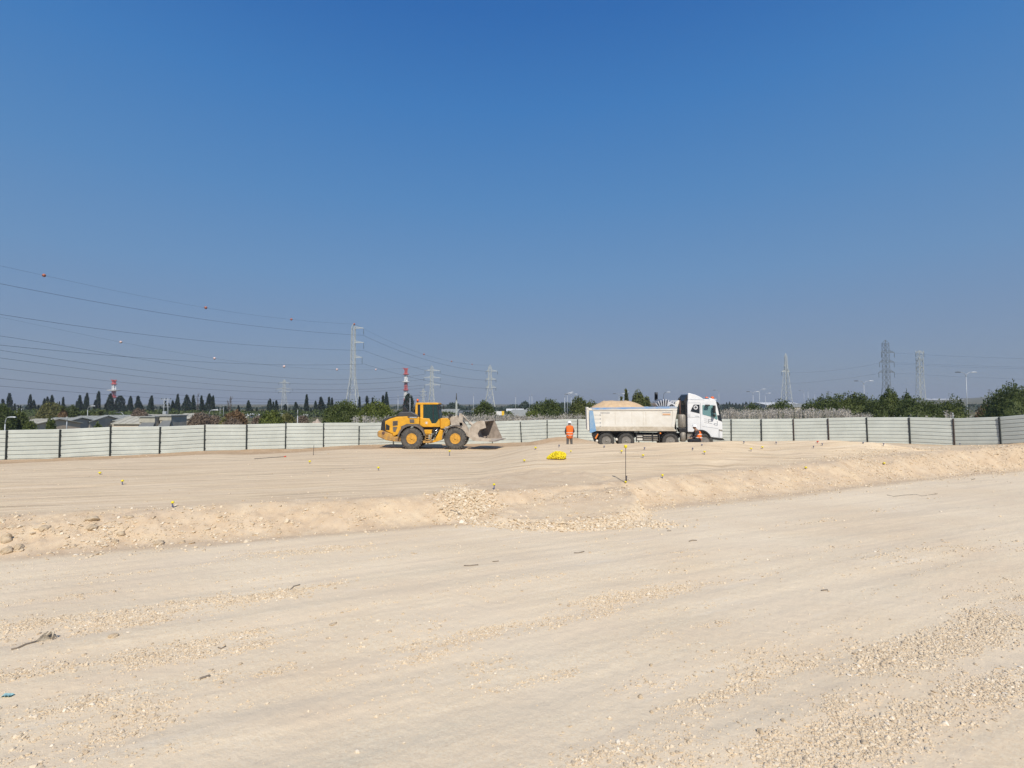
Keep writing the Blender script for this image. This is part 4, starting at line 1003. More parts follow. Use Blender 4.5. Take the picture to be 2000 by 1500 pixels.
shed(990, 1022, 799, 802.5, 230, 10, M_wallw, M_wallw, 'white flat building just above the grey hipped roof', group='low pale buildings in the middle distance')
shed(1030, 1046, 799, 803, 228, 10, M_wallw, M_wallw, 'small white building at the right end of the grey hipped roof', group='low pale buildings in the middle distance')
shed(1498, 1572, 786.5, 791, 330, 30, M_wallg, M_wallw, 'wide flat warehouse with pale roof edges below the narrow pylon', 'warehouse', group='far warehouses')
shed(1540, 1640, 789, 795, 250, 20, M_wallg, M_roofg, 'grey warehouse with a pale parapet partly behind the broad bush', 'warehouse', group='far warehouses')
shed(1815, 1890, 778.7, 781, 1500, 60, M_wallw, M_wallw, 'long white roofed warehouse on the far right hill', 'warehouse', group='far warehouses', over=1)
shed(1893, 1932, 786, 788, 1200, 40, M_wallw, M_wallw, 'small pale shed low on the far right hill', 'warehouse', group='far warehouses', over=1)
# yellow and white board
M_yel = mat('yellow board paint', (.80, .50, .03), .5); p = at(972, 811, 128); base = gz(p.x, p.y)
o = thing('roadside_board', 'white board with yellow ends standing in front of the grey roofed house', 'billboard', (p.x, p.y, base))
hb = p.z - base
MB().box((0, 0, hb + .5), (2.0, .12, 1.0)).build('white_panel', M_wallw, o)
for sx in (-1.3, 1.32): MB().box((sx, 0, hb + .5), (.62 if sx > 0 else .5, .16, 1.06)).build('yellow_panel', M_yel, o)
MB().box((-.3, -.066, hb + .55), (.1, .01, .7)).build('panel_joint', M_wallg, o)
for sx in (-1, 1): MB().box((sx, .1, hb / 2), (.14, .14, hb)).build('leg', M_dpole, o)
# pale soil heap
def heap(px, yt, wpx, Y, m, label, name='soil_heap'):
    t = at(px, yt, Y); base = gz(t.x, t.y) - .3; H = t.z - base; W = wpx * Y / FPX / 2; n = 48
    u = np.linspace(-1, 1, n); X, Yv = np.meshgrid(u, u, indexing='ij'); rr = np.sqrt(X ** 2 + Yv ** 2)
    Z = H * np.clip(1 - rr, 0, 1) ** .8 * (.85 + .35 * fbm(X * 3 + px, Yv * 3, 9)) + .25 * (fbm(X * 9, Yv * 9, 4) - .5)
    Z = np.where(rr > .98, -.3, Z); V = np.stack([X * W * 1.5, Yv * W * 1.1, Z], -1).reshape(-1, 3); idx = np.arange(n * n).reshape(n, n)
    Fq = np.stack([idx[:-1, :-1], idx[1:, :-1], idx[1:, 1:], idx[:-1, 1:]], -1).reshape(-1, 4)
    o = npmesh(name, V, Fq, m, True); o.location = (t.x, t.y, base); return tag(o, label, 'heap')
M_heap = mat('pale spoil', (.46, .38, .31), .95, noise=.35, nscale=1.5, bump=.8, bscale=3)
heap(620, 815, 44, 80, M_heap, 'pale pinkish spoil heap beyond the hoarding under the wide ragged conifer')

# far belt of low trees that reads as one mass
def belt(name, x0, x1, y0, Y, n, m, label, hh=8):
    px = rng.uniform(x0, x1, n); Yd = Y + rng.uniform(-30, 60, n); X = (px - 1000) / FPX * Yd
    z0 = zterrain(X, Yd, False); top = y0 - 4.5 * (fbm(px * .06, px * 0 + Y, 8, 4) - .5) * 2
    zt = CAM.z + (788 - top) / FPX * Yd
    z = z0 + (np.maximum(zt, z0 + 1) - z0) * rng.uniform(0, 1, n) ** .6
    V, F = flakes(np.stack([X, Yd, z], 1), np.tile([0, -.3, .6], (n, 1)), Y * .0022, 1.2, 1.0)
    o = npmesh(name, V, F, LM[m]); return tag(o, label, 'trees', None, 'stuff')
belt('dark_hedgerow', -60, 668, 802, 205, 9000, 'dark', 'dark low scrub and hedge row in front of the cypresses')
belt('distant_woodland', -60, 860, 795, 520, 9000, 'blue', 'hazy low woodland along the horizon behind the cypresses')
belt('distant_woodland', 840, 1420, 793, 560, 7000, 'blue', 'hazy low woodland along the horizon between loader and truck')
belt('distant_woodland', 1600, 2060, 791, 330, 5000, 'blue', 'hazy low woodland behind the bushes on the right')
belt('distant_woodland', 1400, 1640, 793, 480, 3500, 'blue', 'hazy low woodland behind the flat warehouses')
# the hazy air
hz = MB(); hz.box2((-13800, -120, -6), (13800, 6200, 95)); ho = hz.build('haze', [], None, fixn=True)
mh = bpy.data.materials.new('pale hazy air'); mh.use_nodes = True; nn = mh.node_tree.nodes; pb = nn['Principled BSDF']; nn.remove(pb)
pv = nn.new('ShaderNodeVolumePrincipled'); pv.inputs['Density'].default_value = HAZE_D; pv.inputs['Color'].default_value = (.72, .78, .86, 1); pv.inputs['Anisotropy'].default_value = .1
mh.node_tree.links.new(pv.outputs[0], nn['Material Output'].inputs['Volume'])
ho.data.materials.append(mh); tag(ho, 'thin blue grey haze over the far land', 'haze', None, 'stuff')
# ------------------------------------------------------------------ vehicles
M_yellow = mat('dusty machine yellow paint', (.76, .385, .020), .5, noise=.22, nscale=2.5, coat=.1)
M_yeldust = mat('muddy yellow paint', (.60, .33, .05), .75, col2=(.26, .16, .08), nscale=3.5)
M_black = mat('black plastic', (.022, .022, .023), .5, noise=.3, nscale=3)
M_hood = mat('charcoal hood', (.06, .06, .062), .5, noise=.35, nscale=2)
M_fender = mat('dusty rubber fender', (.16, .135, .115), .85, noise=.35, nscale=3)
M_tyre = mat('dusty tyre rubber', (.135, .122, .105), .95, col2=(.06, .057, .053), nscale=5, bump=.5, bscale=14)
M_tyreb = mat('truck tyre rubber', (.085, .08, .072), .9, col2=(.04, .038, .036), nscale=5)
M_rimy = mat('yellow rim paint', (.70, .36, .045), .6, noise=.35, nscale=5)
M_rimg = mat('grey steel rim', (.30, .28, .25), .6, .3, noise=.35, nscale=5)
M_rim_shade = mat('shaded rim well', (.07, .055, .04), .9)  # dark ring paints the shade deep inside the rim
M_chrome = mat('chromed rod', (.7, .7, .7), .2, 1)
M_dirt = mat('clay coated steel', (.54, .47, .385), .9, col2=(.37, .31, .245), nscale=3, bump=.5, bscale=9)
M_dirtd = mat('worn bucket steel', (.36, .30, .25), .8, .1, noise=.35, nscale=3)
def glass(name, tint, body, k):
    m = mat(name, body, .07, 0, .6); t = m.node_tree; tr_ = t.nodes.new('ShaderNodeBsdfTransparent'); tr_.inputs[0].default_value = (*tint, 1)
    mx = t.nodes.new('ShaderNodeMixShader'); mx.inputs[0].default_value = k; t.links.new(t.nodes['Principled BSDF'].outputs[0], mx.inputs[1]); t.links.new(tr_.outputs[0], mx.inputs[2])
    t.links.new(mx.outputs[0], t.nodes['Material Output'].inputs[0]); return m
M_glass = glass('tinted cab glass', (.55, .75, .72), (.05, .10, .10), .62)
M_glassl = glass('pale green side glass', (.7, .9, .9), (.16, .30, .31), .35)
M_glassd = glass('dark tinted glass', (.2, .22, .24), (.03, .036, .045), .25)
M_beacon = mat('orange beacon lens', (.75, .13, .02), .3)
M_white = mat('white cab paint', (.76, .77, .77), .38, noise=.10, nscale=2, coat=.25)
M_cream = mat('worn cream body paint', (.74, .715, .65), .65, col2=(.66, .62, .54), nscale=1.6)
M_creamd = mat('sand scuffed body paint', (.60, .54, .44), .8, col2=(.43, .37, .28), nscale=2.5)
M_blue = mat('worn blue paint', (.13, .30, .53), .6, col2=(.28, .40, .52), nscale=2.2)
M_blue2 = mat('sun bleached blue rail paint', (.10, .29, .60), .6, col2=(.48, .46, .42), nscale=.9)
M_rust = mat('rusty exhaust pipe', (.16, .09, .07), .8, noise=.4, nscale=6)
M_muff = mat('dusty ribbed muffler', (.36, .33, .28), .6, .3, noise=.25, nscale=3)
M_sand = mat('quarry sand', (.64, .465, .28), .95, col2=(.54, .385, .23), nscale=5, bump=.8, bscale=12)
M_grey = mat('grey sign ink', (.26, .27, .29), .6)
M_orange = mat('orange reflector', (.75, .22, .03), .5)
M_fold = mat('dark fold shade', (.12, .125, .14), .8)
M_tarp = mat('grey pvc tarpaulin', (.56, .58, .62), .5, noise=.12, nscale=3)

def wheel(parent, X, Yc, R, Wd, rim_r, mt, mr, side=-1, lugs=26, deep=.14, lug=.035):
    """side -1: outer face towards the camera"""
    w = bpy.data.objects.new('wheel', None); COL.objects.link(w); w.parent = parent; w.location = (X, Yc, R)
    h = Wd / 2; mb = MB()
    prof = [(rim_r, -h * .78), (rim_r * 1.12, -h * .93), (R * .80, -h), (R * .93, -h * .93), (R * .985, -h * .72), (R, 0), (R * .985, h * .72), (R * .93, h * .93), (R * .80, h), (rim_r * 1.12, h * .93), (rim_r, h * .78)]
    mb.lathe(prof, (0, 0, 0), 'Y', 40)
    for k in range(lugs):
        a = 2 * math.pi * k / lugs
        for s in (-1, 1):
            aa = a + (.5 * 2 * math.pi / lugs if s > 0 else 0)
            rot = Matrix.Rotation(-aa, 3, 'Y') @ Matrix.Rotation(.35 * s, 3, 'X').to_3x3()
            c = Vector((math.cos(aa) * R * .985, s * h * .5, math.sin(aa) * R * .985))
            q = Matrix.Rotation(-aa, 3, 'Y') @ Matrix.Rotation(.45 * s, 3, 'X')
            mb.box(c, (lug * 2, h * .9, R * .13), 0, q)
    mb.build('tyre', mt, w)
    mb = MB(); f = side
    e = h * .78
    mb.lathe([(rim_r, f * h * .80), (rim_r * .96, f * h * .88), (rim_r * .84, f * h * .80), (rim_r * .80, f * (e - deep * .4))], (0, 0, 0), 'Y', 32)
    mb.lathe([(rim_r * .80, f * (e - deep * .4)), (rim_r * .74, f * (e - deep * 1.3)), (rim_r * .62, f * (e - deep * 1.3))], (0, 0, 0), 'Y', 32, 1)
    mb.lathe([(rim_r * .62, f * (e - deep * 1.3)), (rim_r * .56, f * (e - deep * .2)), (rim_r * .40, f * (e - deep * .1)), (.0001, f * (e - deep * .05))], (0, 0, 0), 'Y', 32)
    mb.lathe([(rim_r * .99, -f * e), (rim_r * .7, -f * h * .4), (.0001, -f * h * .4)], (0, 0, 0), 'Y', 24)
    rm = mb.build('rim', [mr, M_rim_shade], w)
    mb = MB()
    for k in range(12):
        a = 2 * math.pi * k / 12; mb.tube([(math.cos(a) * rim_r * .48, f * (h * .78 - deep * .15), math.sin(a) * rim_r * .48), (math.cos(a) * rim_r * .48, f * (h * .78 + .025), math.sin(a) * rim_r * .48)], rim_r * .045, 6)
    mb.lathe([(rim_r * .22, f * h * .6), (rim_r * .2, f * (h * .78 + .02)), (.0001, f * (h * .78 + .03))], (0, 0, 0), 'Y', 16)
    mb.build('wheel_bolts', mr, w)
    return w

# ---- wheel loader
def LZ(pts): return [((x - 120) / 209, (878 - y) / 209) for x, y in pts]
LD = 36.6
lx = -.2644 * LD; lz = gz(-7.5, LD + .4) - .03
ld = thing('wheel_loader', 'yellow articulated wheel loader with a clay covered bucket standing in front of the hoarding', 'wheel loader', (lx, LD, lz))
YB0, YB1 = .42, 2.28
def lp(name, pts, y0, y1, m, bevel=.02, parent=None):
    return MB().prism(LZ(pts), y0, y1).build(name, m, parent or ld, bevel=bevel)
body = lp('engine_hood', [(225, 460), (300, 422), (400, 392), (560, 385), (745, 397), (745, 530), (560, 540), (480, 585), (430, 655), (350, 690), (340, 650), (235, 605)], YB0, YB1, M_yellow, .05)
lp('hood_top', [(175, 450), (215, 425), (290, 398), (400, 377), (432, 328), (470, 318), (620, 318), (720, 366), (748, 398), (560, 388), (400, 394), (300, 424), (225, 461)], YB0 + .05, YB1 - .05, M_hood, .05)
lp('rear_grille', [(172, 450), (226, 462), (232, 606), (155, 636), (160, 560)], YB0 + .1, YB1 - .1, M_black, .03)
cw = lp('counterweight', [(122, 612), (160, 592), (235, 612), (340, 655), (352, 690), (470, 690), (466, 768), (352, 762), (240, 742), (122, 690), (115, 650)], YB0 - .1, YB1 + .1, M_yeldust, .06)
MB().lathe([(.10, YB0 - .14), (.10, YB0 - .06)], ((210 - 120) / 209, 0, (878 - 635) / 209), 'Y', 16).build('tail_light', M_rust, cw)
for yy in (YB0 - .012, YB1 + .012):
    s = -1 if yy < 1 else 1
    MB().prism(LZ([(345, 458), (420, 452), (420, 520), (345, 532)]), yy - .01, yy + .01).build('side_vent', M_fender, ld)
    MB().prism(LZ([(345, 545), (416, 543), (386, 622), (352, 612)]), yy - .01, yy + .01).build('side_vent', M_fender, ld)
    MB().prism(LZ([(243, 500), (300, 530), (295, 592), (243, 592)]), yy - .01, yy + .01).build('lamp_recess', M_black, ld)
    MB().prism(LZ([(596, 430), (665, 430), (672, 480), (604, 480)]), yy - .02, yy + .02).build('filler_cover', M_fender, ld)
    st = MB().prism(LZ([(562, 388), (715, 388), (720, 411), (588, 413)]), yy - .008, yy + .008).build('hood_stripe', M_hood, ld)
    mb = MB()
    for k in range(9): mb.prism(LZ([(600 + k * 12, 395), (608 + k * 12, 395), (608 + k * 12, 406), (600 + k * 12, 406)]), yy + s * .009, yy + s * .013)
    mb.build('stripe_lettering', M_white, st)
vents = MB()
for k in range(6): vents.prism(LZ([(350, 465 + k * 10), (415, 462 + k * 10), (415, 465 + k * 10), (350, 468 + k * 10)]), YB0 - .03, YB0 - .02)
vents.build('vent_louvres', M_black, ld)
lp('air_intake', [(465, 318), (487, 210), (500, 235), (545, 285), (550, 318)], .9, 1.15, M_black, .02)
MB().tube([(2.4, 1.6, 2.6), (2.4, 1.6, 3.0)], .07, 10).build('exhaust_pipe', M_black, ld)
# fenders
def arc_fender(cx, cz, r0, r1, a0, a1, y0, y1, name, m, n=14):
    P = []
    for k in range(n + 1):
        a = math.radians(a0 + (a1 - a0) * k / n); P.append((cx + r1 * math.cos(a), cz + r1 * math.sin(a)))
    for k in range(n, -1, -1):
        a = math.radians(a0 + (a1 - a0) * k / n); P.append((cx + r0 * math.cos(a), cz + r0 * math.sin(a)))
    return MB().prism(P, y0, y1).build(name, m, ld, bevel=.01)
wr, wf = (645 - 120) / 209, (1295 - 120) / 209; R = .765
for y0, y1 in ((-.02, .66), (2.04, 2.72)):
    arc_fender(wr, R + .02, .90, 1.02, 12, 172, y0, y1, 'rear_fender', M_fender)
    arc_fender(wf, R + .02, .86, .94, 62, 178, y0, y1, 'front_fender', M_fender)
lp('fender_apron', [(470, 540), (560, 500), (740, 500), (800, 560), (830, 640), (800, 620), (740, 560), (640, 535), (560, 545), (500, 580)], YB0 - .2, YB0, M_fender, .01)
for x in (wr, wf):
    wheel(ld, x, .30, R, .60, .385, M_tyre, M_rimy, -1); wheel(ld, x, 2.40, R, .60, .385, M_tyre, M_rimy, 1)
for x in (wr, wf): MB().tube([(x, .5, R), (x, 2.2, R)], [.22, .22], 14).build('axle', M_yeldust, ld)
# cab
CY0, CY1 = .62, 2.08
cab = lp('cab_base', [(752, 397), (795, 412), (893, 420), (930, 495), (990, 492), (1042, 420), (1052, 470), (1052, 548), (800, 548), (752, 520)], CY0 - .12, CY1 + .12, M_yellow, .03)
roof = lp('cab_roof', [(676, 190), (700, 178), (1000, 178), (1032, 190), (1026, 208), (690, 210)], CY0 - .08, CY1 + .08, M_yellow, .03)
for yy in (CY0 - .03, CY1 + .03):
    a, b = yy - .04, yy + .04
    lp('cab_pillar', [(752, 206), (797, 206), (797, 414), (756, 414)], a, b, M_yellow, .01)
    lp('cab_pillar', [(680, 208), (712, 208), (712, 366), (678, 360)], a, b, M_yellow, .01)
    lp('cab_pillar', [(938, 206), (956, 206), (958, 492), (942, 492)], a, b, M_black, .005)
    lp('cab_pillar', [(1000, 206), (1014, 206), (1047, 420), (1034, 424)], a, b, M_black, .005)
    g = lp('door_glass', [(797, 208), (940, 208), (944, 494), (928, 494), (893, 420), (797, 413)], yy - .012, yy + .012, M_glass, 0)
    lp('front_side_glass', [(956, 208), (1002, 208), (1036, 422), (990, 494), (956, 492)], yy - .012, yy + .012, M_glass, 0)
    lp('rear_side_glass', [(712, 208), (752, 208), (754, 396), (712, 366)], yy - .012, yy + .012, M_glassd, 0)
lp('windscreen', [(1002, 210), (1012, 210), (1046, 420), (1036, 420)], CY0, CY1, M_glass, 0)
lp('rear_window', [(682, 210), (690, 210), (690, 360), (682, 360)], CY0, CY1, M_glassd, 0)
lp('driver_seat', [(830, 300), (860, 300), (880, 400), (915, 410), (915, 440), (840, 430)], 1.0, 1.6, M_black, .04)
lp('steering_column', [(915, 350), (925, 345), (950, 430), (940, 440)], 1.2, 1.3, M_black, .01)
lp('sun_blind', [(905, 212), (935, 212), (930, 238), (905, 240)], CY0 + .05, CY1 - .05, M_black, 0)
ring = MB(); ring.lathe([(.10, -.006), (.10, .006), (.085, .006), (.085, -.006)], ((850 - 120) / 209, CY0 - .13, (878 - 485) / 209), 'Y', 24, closed=True)
ring.box(((850 - 120) / 209, CY0 - .13, (878 - 485) / 209), (.10, .01, .10)); ring.build('round_emblem', M_white, ld)
bc = MB(); bc.tube([((705 - 120) / 209, .75, (878 - 180) / 209), ((705 - 120) / 209, .75, (878 - 160) / 209)], .05, 10); bo = bc.build('beacon_base', M_black, ld)
MB().lathe([(.075, 0), (.08, .08), (.07, .15), (.02, .18)], ((705 - 120) / 209, .75, (878 - 160) / 209), 'Z', 14).build('beacon', M_beacon, ld)
for yy in (.30, 2.4):
    mb = MB(); mb.bar(((1020 - 120) / 209, .6 if yy < 1 else 2.1, (878 - 208) / 209), ((1052 - 120) / 209, yy, (878 - 215) / 209), .03); mb.bar(((1052 - 120) / 209, yy, (878 - 215) / 209), ((1055 - 120) / 209, yy, (878 - 240) / 209), .03)
    ma = mb.build('mirror_arm', M_black, ld); MB().box(((1056 - 120) / 209, yy, (878 - 258) / 209), (.09, .20, .26)).build('mirror', M_black, ma, bevel=.02)
# centre section, ladder
lp('belly_frame', [(745, 530), (800, 548), (1050, 548), (1050, 600), (940, 640), (830, 640), (800, 600), (700, 560)], .7, 2.0, M_black, .02)
lp('step_panel', [(828, 586), (942, 586), (938, 645), (838, 645)], .12, .62, M_yellow, .02)
ldm = MB()
for zz_ in (655, 690, 725): ldm.prism(LZ([(842, zz_), (932, zz_), (932, zz_ + 11), (842, zz_ + 11)]), .10, .45)
ldm.prism(LZ([(850, 645), (862, 645), (846, 780), (832, 780)]), .10, .13); ldm.prism(LZ([(922, 645), (934, 645), (934, 770), (922, 770)]), .10, .13)
ldm.build('ladder', M_yeldust, ld)
lp('side_sill', [(808, 748), (940, 750), (940, 786), (812, 782)], .15, .8, M_yeldust, .02)
lp('front_frame', [(1052, 416), (1170, 416), (1196, 450), (1196, 520), (1110, 572), (1052, 575)], .75, 1.95, M_yellow, .03)
lp('articulation_plate', [(1050, 585), (1095, 600), (1098, 690), (1078, 745), (942, 787), (940, 760), (1000, 690)], .55, 2.15, M_yellow, .03)
for yy, x1 in ((.5, 1020), (2.2, 1020)):
    mb = MB(); mb.tube([((935 - 120) / 209, yy, (878 - 730) / 209), ((975 - 120) / 209, yy, (878 - 650) / 209)], .075, 12); cy = mb.build('steering_cylinder', M_black, ld)
    MB().tube([((975 - 120) / 209, yy, (878 - 650) / 209), ((1018 - 120) / 209, yy, (878 - 570) / 209)], .045, 10).build('piston_rod', M_chrome, cy)
hs = MB()
for k in range(4): hs.tube([((970 + k * 12 - 120) / 209, .42 + k * .05, (878 - 560) / 209), ((950 + k * 14 - 120) / 209, .40, (878 - 640) / 209), ((935 + k * 20 - 120) / 209, .42, (878 - 720) / 209)], .028, 6)
hs.build('hydraulic_hoses', M_black, ld)
fl = MB()
for yy in (.75, 1.9): fl.box(((1185 - 120) / 209, yy, (878 - 400) / 209), (.06, .04, .3)); fl.box(((1190 - 120) / 209, yy, (878 - 375) / 209), (.14, .26, .18))
fl.build('work_lamp', M_black, ld)
# boom and linkage
for yy in (.86, 1.72):
    lp('lift_arm', [(1195, 430), (1215, 392), (1300, 400), (1395, 470), (1450, 560), (1490, 650), (1570, 690), (1605, 735), (1550, 742), (1455, 690), (1380, 610), (1300, 545), (1210, 520)], yy, yy + .14, M_dirt, .02)
lp('boom_crosstube', [(1330, 470), (1390, 480), (1400, 540), (1340, 540)], .86, 1.86, M_dirt, .04)
lp('tilt_lever', [(1325, 345), (1362, 345), (1385, 400), (1380, 540), (1335, 540), (1322, 440)], 1.25, 1.47, M_dirt, .03)
mb = MB(); mb.tube([((1215 - 120) / 209, 1.36, (878 - 440) / 209), ((1300 - 120) / 209, 1.36, (878 - 385) / 209)], .10, 12); tc1 = mb.build('tilt_cylinder', M_dirt, ld)
MB().tube([((1300 - 120) / 209, 1.36, (878 - 385) / 209), ((1345 - 120) / 209, 1.36, (878 - 362) / 209)], .055, 10).build('piston_rod', M_chrome, tc1)
mb = MB(); mb.tube([((1375 - 120) / 209, 1.36, (878 - 368) / 209), ((1490 - 120) / 209, 1.36, (878 - 490) / 209)], .055, 10); mb.tube([((1480 - 120) / 209, 1.36, (878 - 478) / 209), ((1605 - 120) / 209, 1.36, (878 - 588) / 209)], .105, 12); mb.build('tilt_rod', M_dirt, ld)
for yy in (.80, 1.78):
    mb = MB(); mb.tube([((1120 - 120) / 209, yy, (878 - 560) / 209), ((1260 - 120) / 209, yy, (878 - 560) / 209)], .09, 12); mb.tube([((1250 - 120) / 209, yy, (878 - 560) / 209), ((1400 - 120) / 209, yy, (878 - 590) / 209)], .05, 10); mb.build('lift_cylinder', M_dirt, ld)
# bucket: shell profile swept across, side cheeks, mouth turned a little to the camera
bk = bpy.data.objects.new('bucket', None); COL.objects.link(bk); bk.parent = ld
bx, bz = (1600 - 120) / 209, (878 - 650) / 209; bk.location = (bx, 1.36, bz); bk.rotation_euler = (0, 0, math.radians(-13))
def BP(pts): return [((x - 1600) / 209, (650 - y) / 209) for x, y in pts]
outer = [(1800, 452), (1760, 450), (1690, 462), (1620, 510), (1575, 570), (1560, 640), (1580, 705), (1630, 738), (1700, 748), (1950, 748)]
inner = [(1950, 742), (1705, 738), (1640, 728), (1596, 698), (1578, 640), (1592, 578), (1632, 524), (1698, 478), (1762, 464), (1800, 462)]
W2 = 1.40
MB().prism(BP(outer + inner), -W2, W2).build('shell', M_dirt, bk, bevel=.008)
MB().prism(BP([(1806, 455), (1752, 446), (1688, 458), (1616, 508), (1570, 570), (1554, 640), (1576, 710), (1628, 742), (1668, 751), (1940, 753), (1890, 712), (1720, 694), (1700, 640), (1735, 580), (1830, 552)]), -W2 - .003, -W2 + .037).build('cheek_plate', M_dirt, bk, bevel=.006)
MB().prism(BP([(1806, 455), (1752, 446), (1688, 458), (1616, 508), (1570, 570), (1554, 640), (1576, 710), (1628, 742), (1700, 752), (1938, 753), (1925, 720), (1868, 600)]), W2 - .037, W2 + .003).build('cheek_plate', M_dirtd, bk, bevel=.006)
MB().prism(BP([(1880, 756), (1985, 752), (1990, 744), (1880, 742)]), -W2 - .04, W2 + .04).build('cutting_edge', M_dirtd, bk)
tb = MB()
for k in range(3): tb.prism(BP([(1700 + k * 0, 735), (1720, 735), (1760, 700), (1700, 690)]), -1.0 + k * 1.0, -.96 + k * 1.0)
tb.build('inner_ribs', M_dirtd, bk)
MB().prism(BP([(1575, 560), (1620, 525), (1640, 600), (1600, 650), (1560, 620)]), -.25, .25).build('hinge_bracket', M_dirt, bk, bevel=.02)
for yy in (-.6, .45): MB().prism(BP([(1530, 655), (1580, 640), (1620, 735), (1580, 752), (1545, 735)]), yy, yy + .15).build('hinge_bracket', M_dirt, bk, bevel=.02)

# ---- tipper truck
def TZ(pts): return [((x - 372) / 177, (731 - y) / 177) for x, y in pts]
TD = 32.7; tx = .1451 * TD; tz = .17; TSC = .968
tr = thing('tipper_truck', 'white cab four axle tipper truck with a cream and blue body loaded with sand', 'truck', (tx, TD, tz), math.radians(-6.5))
def tp(name, pts, y0, y1, m, bevel=.015, parent=None):
    return MB().prism(TZ(pts), y0, y1).build(name, m, parent or tr, bevel=bevel)
for yy in (.75, 1.6): tp('chassis_rail', [(445, 545), (1830, 560), (1830, 600), (445, 600)], yy, yy + .12, M_black)
tp('subframe', [(430, 521), (925, 521), (925, 548), (430, 552)], .3, 2.2, M_black); tp('subframe', [(925, 524), (1225, 524), (1225, 534), (925, 534)], .3, 2.2, M_black, 0); tp('subframe', [(1225, 516), (1400, 516), (1400, 545), (1225, 545)], .3, 2.2, M_black)
side_poly = [(402, 275), (1392, 272), (1340, 470), (1392, 522), (478, 522), (425, 545), (408, 545)]
tb_ = bpy.data.objects.new('tipper_body', None); COL.objects.link(tb_); tb_.parent = tr
for yy in (0, 2.44):
    tp('side_wall', [(404, 274), (1390, 270), (1352, 470), (1392, 518), (478, 520), (425, 546), (408, 546)], yy + .03, yy + .06 + .03, M_cream, .01, tb_)
    s = -1 if yy < 1 else 1; y0, y1 = (yy + .005, yy + .03) if s < 0 else (yy + .09, yy + .115)
    tp('blue_corner_panel', [(405, 276), (446, 276), (484, 524), (424, 547), (410, 547)], y0, y1, M_blue, .004, tb_)
    tp('lower_scuff_band', [(482, 472), (1345, 470), (1392, 521), (484, 523)], y0 + .004, y1 - .002, M_creamd, .004, tb_)
    tp('front_edge_rib', [(1352, 270), (1394, 268), (1398, 300), (1362, 480), (1338, 470)], y0 - .01, y1, M_cream, .01, tb_)
    rail = tp('top_rail', [(372, 262), (440, 262), (1398, 246), (1402, 268), (1398, 284), (404, 286), (372, 270)], yy - .02, yy + .14, M_cream, .015, tb_)
    tp('blue_rail_stripe', [(430, 254), (1396, 238), (1400, 262), (440, 276)], yy - .03 if s < 0 else yy + .135, yy - .012 if s < 0 else yy + .155, M_blue2, .003, tb_)
tp('tailgate', [(372, 248), (398, 248), (404, 520), (380, 520)], -.02, 2.56, M_cream, .02, tb_)
MB().box2((.06, .1, 1.19), (5.7, 2.46, 1.25)).build('body_floor', M_creamd, tb_)
tp('front_wall', [(1392, 245), (1404, 245), (1372, 480), (1360, 480)], .1, 2.45, M_cream, .01, tb_)
tp('cab_protector', [(1376, 240), (1384, 190), (1424, 164), (1430, 180), (1410, 245)], .1, 2.45, M_cream, .01, tb_)
for x in (560, 700, 890, 1018, 1048): MB().prism(TZ([(x, 300), (x + 3, 300), (x + 4, 440 + x % 30), (x + 1, 440)]), .026, .031).build('panel_seam', M_creamd, tb_)

mk = MB()
for k, yy in enumerate((338, 384, 430, 472)):
    mk.prism(TZ([(462, yy), (520, yy), (520, yy + 3), (462, yy + 3)]), .024, .029); mk.prism(TZ([(524, yy - 5), (540, yy - 5), (540, yy + 6), (524, yy + 6)]), .024, .029)
for k in range(10): mk.prism(TZ([(532 + k * 11, 309), (540 + k * 11, 309), (540 + k * 11, 320), (532 + k * 11, 320)]), .024, .029)
mk.build('load_marks', M_grey, tb_)
pl = tp('maker_plate', [(1226, 298), (1332, 298), (1328, 342), (1232, 342)], .012, .026, M_cream, .002, tb_)
mk = MB()
for k in range(8): mk.prism(TZ([(1236 + k * 11.5, 302), (1244 + k * 11.5, 302), (1244 + k * 11.5, 312), (1236 + k * 11.5, 312)]), .006, .011)
mk.build('plate_lettering', M_grey, pl); MB().prism(TZ([(1236, 320), (1326, 320), (1324, 338), (1238, 338)]), .006, .011).build('orange_band', mat('faded orange ink', (.62, .36, .20), .7), pl)
# folded tarpaulin: pleats
mb = MB(); dk = MB()
for k in range(9):
    x = 4.62 + k * .115; hgt = (.22, .34, .40, .46, .47, .42, .36, .30, .22)[k]; lean = -.16 + k * .05
    P = [(x, 2.78), (x + .035, 2.78), (x + .05 + lean, 2.78 + hgt), (x + lean - .02, 2.78 + hgt * 1.03)]
    mb.prism(P, .1, 2.4); dk.prism([(x + .04, 2.78), (x + .10, 2.78), (x + .09 + lean * .8, 2.78 + hgt * .8)], .14, 2.36)  # dark wedges paint the shade between the pleats
mb.prism([(5.2, 2.80), (5.75, 2.80), (5.72, 2.92), (5.35, 3.1), (5.22, 3.0)], .12, 2.38)
tpn = mb.build('tarpaulin', M_tarp, tb_, bevel=.012); dk.build('tarpaulin_fold_shade', M_fold, tpn)
dk = MB(); dk.prism([(5.3, 2.82), (5.66, 2.82), (5.5, 2.95)], .10, .12); dk.build('fold_shadow_gap', M_black, tpn)
